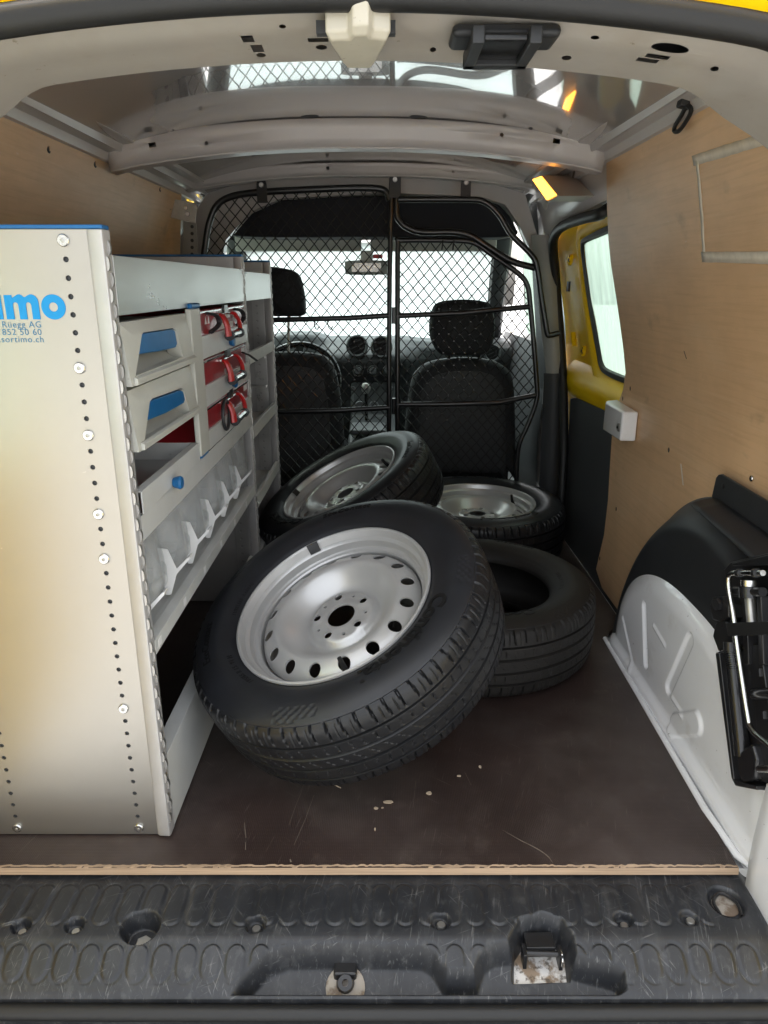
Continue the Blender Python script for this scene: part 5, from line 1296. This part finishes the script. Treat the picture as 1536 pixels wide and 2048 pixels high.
sub('pivot_block', jp([(1418, 1212), (1424, 1194), (1446, 1192), (1456, 1210), (1456, 1236), (1438, 1244), (1424, 1240)], .606, .03), 'black_steel', jk, bevel=.004)
sub('pivot_block', jp([(1430, 1246), (1446, 1238), (1462, 1250), (1466, 1290), (1436, 1304), (1424, 1272)], .608, .03), 'black_steel', jk, bevel=.004)
sub('pivot_bolt', MB().disc(J(1438, 1208, .604), (-1, -.3, 0), .012, .008, 6), 'black_steel', jk)
crank = crom([J(*p, .583) for p in ((1526, 1146), (1500, 1146), (1470, 1146), (1460, 1149), (1457, 1158), (1458, 1180), (1466, 1228), (1474, 1290), (1484, 1360), (1496, 1436), (1500, 1452), (1508, 1464), (1524, 1478), (1560, 1508))], 4)
sub('crank_rod', MB().tube(crank, .0046, 12), 'steel', jk, smooth=80)
for u in (1480, 1512): sub('rod_clip', MB().tube([J(u - 3, 1146, .583), J(u + 3, 1146, .583)], .0072, 10), 'black_steel', jk)
sub('screw_cap', MB().tube([J(1498, 1160, .597), J(1498, 1172, .597)], .0125, 16), 'steel', jk)
sub('screw_head', MB().tube([J(1499, 1174, .60), J(1500, 1196, .60)], .0165, 14), 'black_gloss', jk)
sub('cross_pin', MB().tube([J(1470, 1182, .60), J(1526, 1184, .60)], .0075, 10), 'black_steel', jk)
sub('screw', MB().tube([J(1500, 1196, .605), J(1504, 1246, .605)], .0085, 14), 'steel_dull', jk)
for u in (1487, 1517): sub('scissor_arm', MB().prism([J(u - 4, 1192, .598), J(u + 4, 1192, .598), J(u + 10, 1330, .606), J(u, 1330, .606)], (.022, 0, 0)), 'black_steel', jk, bevel=.002)
sub('strap', MB().prism([J(1454, 1246, .577), J(1640, 1238, .577), J(1640, 1266, .577), J(1460, 1272, .577)], (.003, 0, 0)), 'seal_rubber', jk, bevel=.001)
sub('strap_end', MB().prism([J(1454, 1246, .577), J(1460, 1272, .577), J(1458, 1272, .61), J(1452, 1246, .61)], (0, .003, 0)), 'seal_rubber', jk)
sub('spring_collar', MB().tube([J(1462, 1284, .607), J(1463, 1302, .607)], .0125, 14), 'black_steel', jk)
for i in range(8): sub('spring_coil', MB().tube([J(1463 + i * .7, 1304 + 4.4 * i, .607), J(1463.3 + i * .7, 1306.4 + 4.4 * i, .607)], .0125, 14), 'black_gloss', jk)
sub('spring_core', MB().tube([J(1463, 1300, .607), J(1469, 1342, .607)], .0105, 12), 'black_steel', jk)
sub('handle_tube', MB().tube([J(1468, 1338, .607), J(1486, 1512, .607)], [.0125, .0135], 14), 'black_gloss', jk)
sub('clevis', MB().prism([J(1472, 1508, .598), J(1502, 1486, .598), J(1512, 1520, .598), J(1508, 1560, .598), J(1484, 1566, .598), J(1474, 1545, .598)], (.02, 0, 0)), 'black_gloss', jk, bevel=.006, seg=3)
sub('side_rail', jp([(1500, 1290), (1520, 1290), (1560, 1580), (1520, 1560)], .612, .012), 'black_steel', jk, bevel=.002)
for u, v in ((1525, 1345), (1533, 1430)): sub('slot', MB().tube([J(u, v - 8, .6118), J(u + 1, v + 8, .6118)], .006, 10, flat=.2), 'seal_rubber', jk)
sub('cross_shaft', MB().tube([J(1510, 1388, .60), J(1620, 1388, .60)], .010, 12), 'black_gloss', jk)
sub('lower_shaft', MB().tube([J(1518, 1538, .595), J(1620, 1540, .595)], .0055, 10), 'steel', jk)

# ================================================================== debris on the floor
chips = [((776, 1606), .011, .0045, 'largest pale wood chip on the floor, in front of the big wheel'), ((752, 1618), .0045, .004, 'small pale wood chip left of the largest chip'), ((765, 1617), .003, .0016, 'tiny splinter just below the largest chip'),
         ((960, 1535), .0038, .005, 'small pale wood chip farthest back on the open floor'), ((918, 1553), .0050, .003, 'flat pale wood chip right of the big wheel'), ((858, 1588), .006, .006, 'greyish wood crumb in the middle of the floor'), ((750, 1660), .0018, .004, 'tiny upright splinter near the cut edge of the floor')]
for k, ((u, v), sx, sy, lb) in enumerate(chips):
    c = atZ(u, v, 0); rnd = random.Random(k + 5); n_ = 7
    P = [(c.x + sx * math.cos(2 * math.pi * i / n_) * rnd.uniform(.6, 1.1), c.y + sy * math.sin(2 * math.pi * i / n_) * rnd.uniform(.6, 1.1), .0005 + rnd.uniform(0, .0008)) for i in range(n_)]
    tag(ob('wood_chip', MB().prism(P, (0, 0, .0018)), 'splinter', smooth=0, loc=c), lb, 'wood chip', 'wood chips on the floor')
a_, b_ = atZ(640, 1560, .012), atZ(682, 1576, .003)
tag(ob('straw', MB().tube(crom([a_, a_.lerp(b_, .5) + Vector((0, 0, .002)), b_], 4), .0009, 6), 'splinter'), 'thin pale straw lying at the foot of the big front wheel', 'straw')
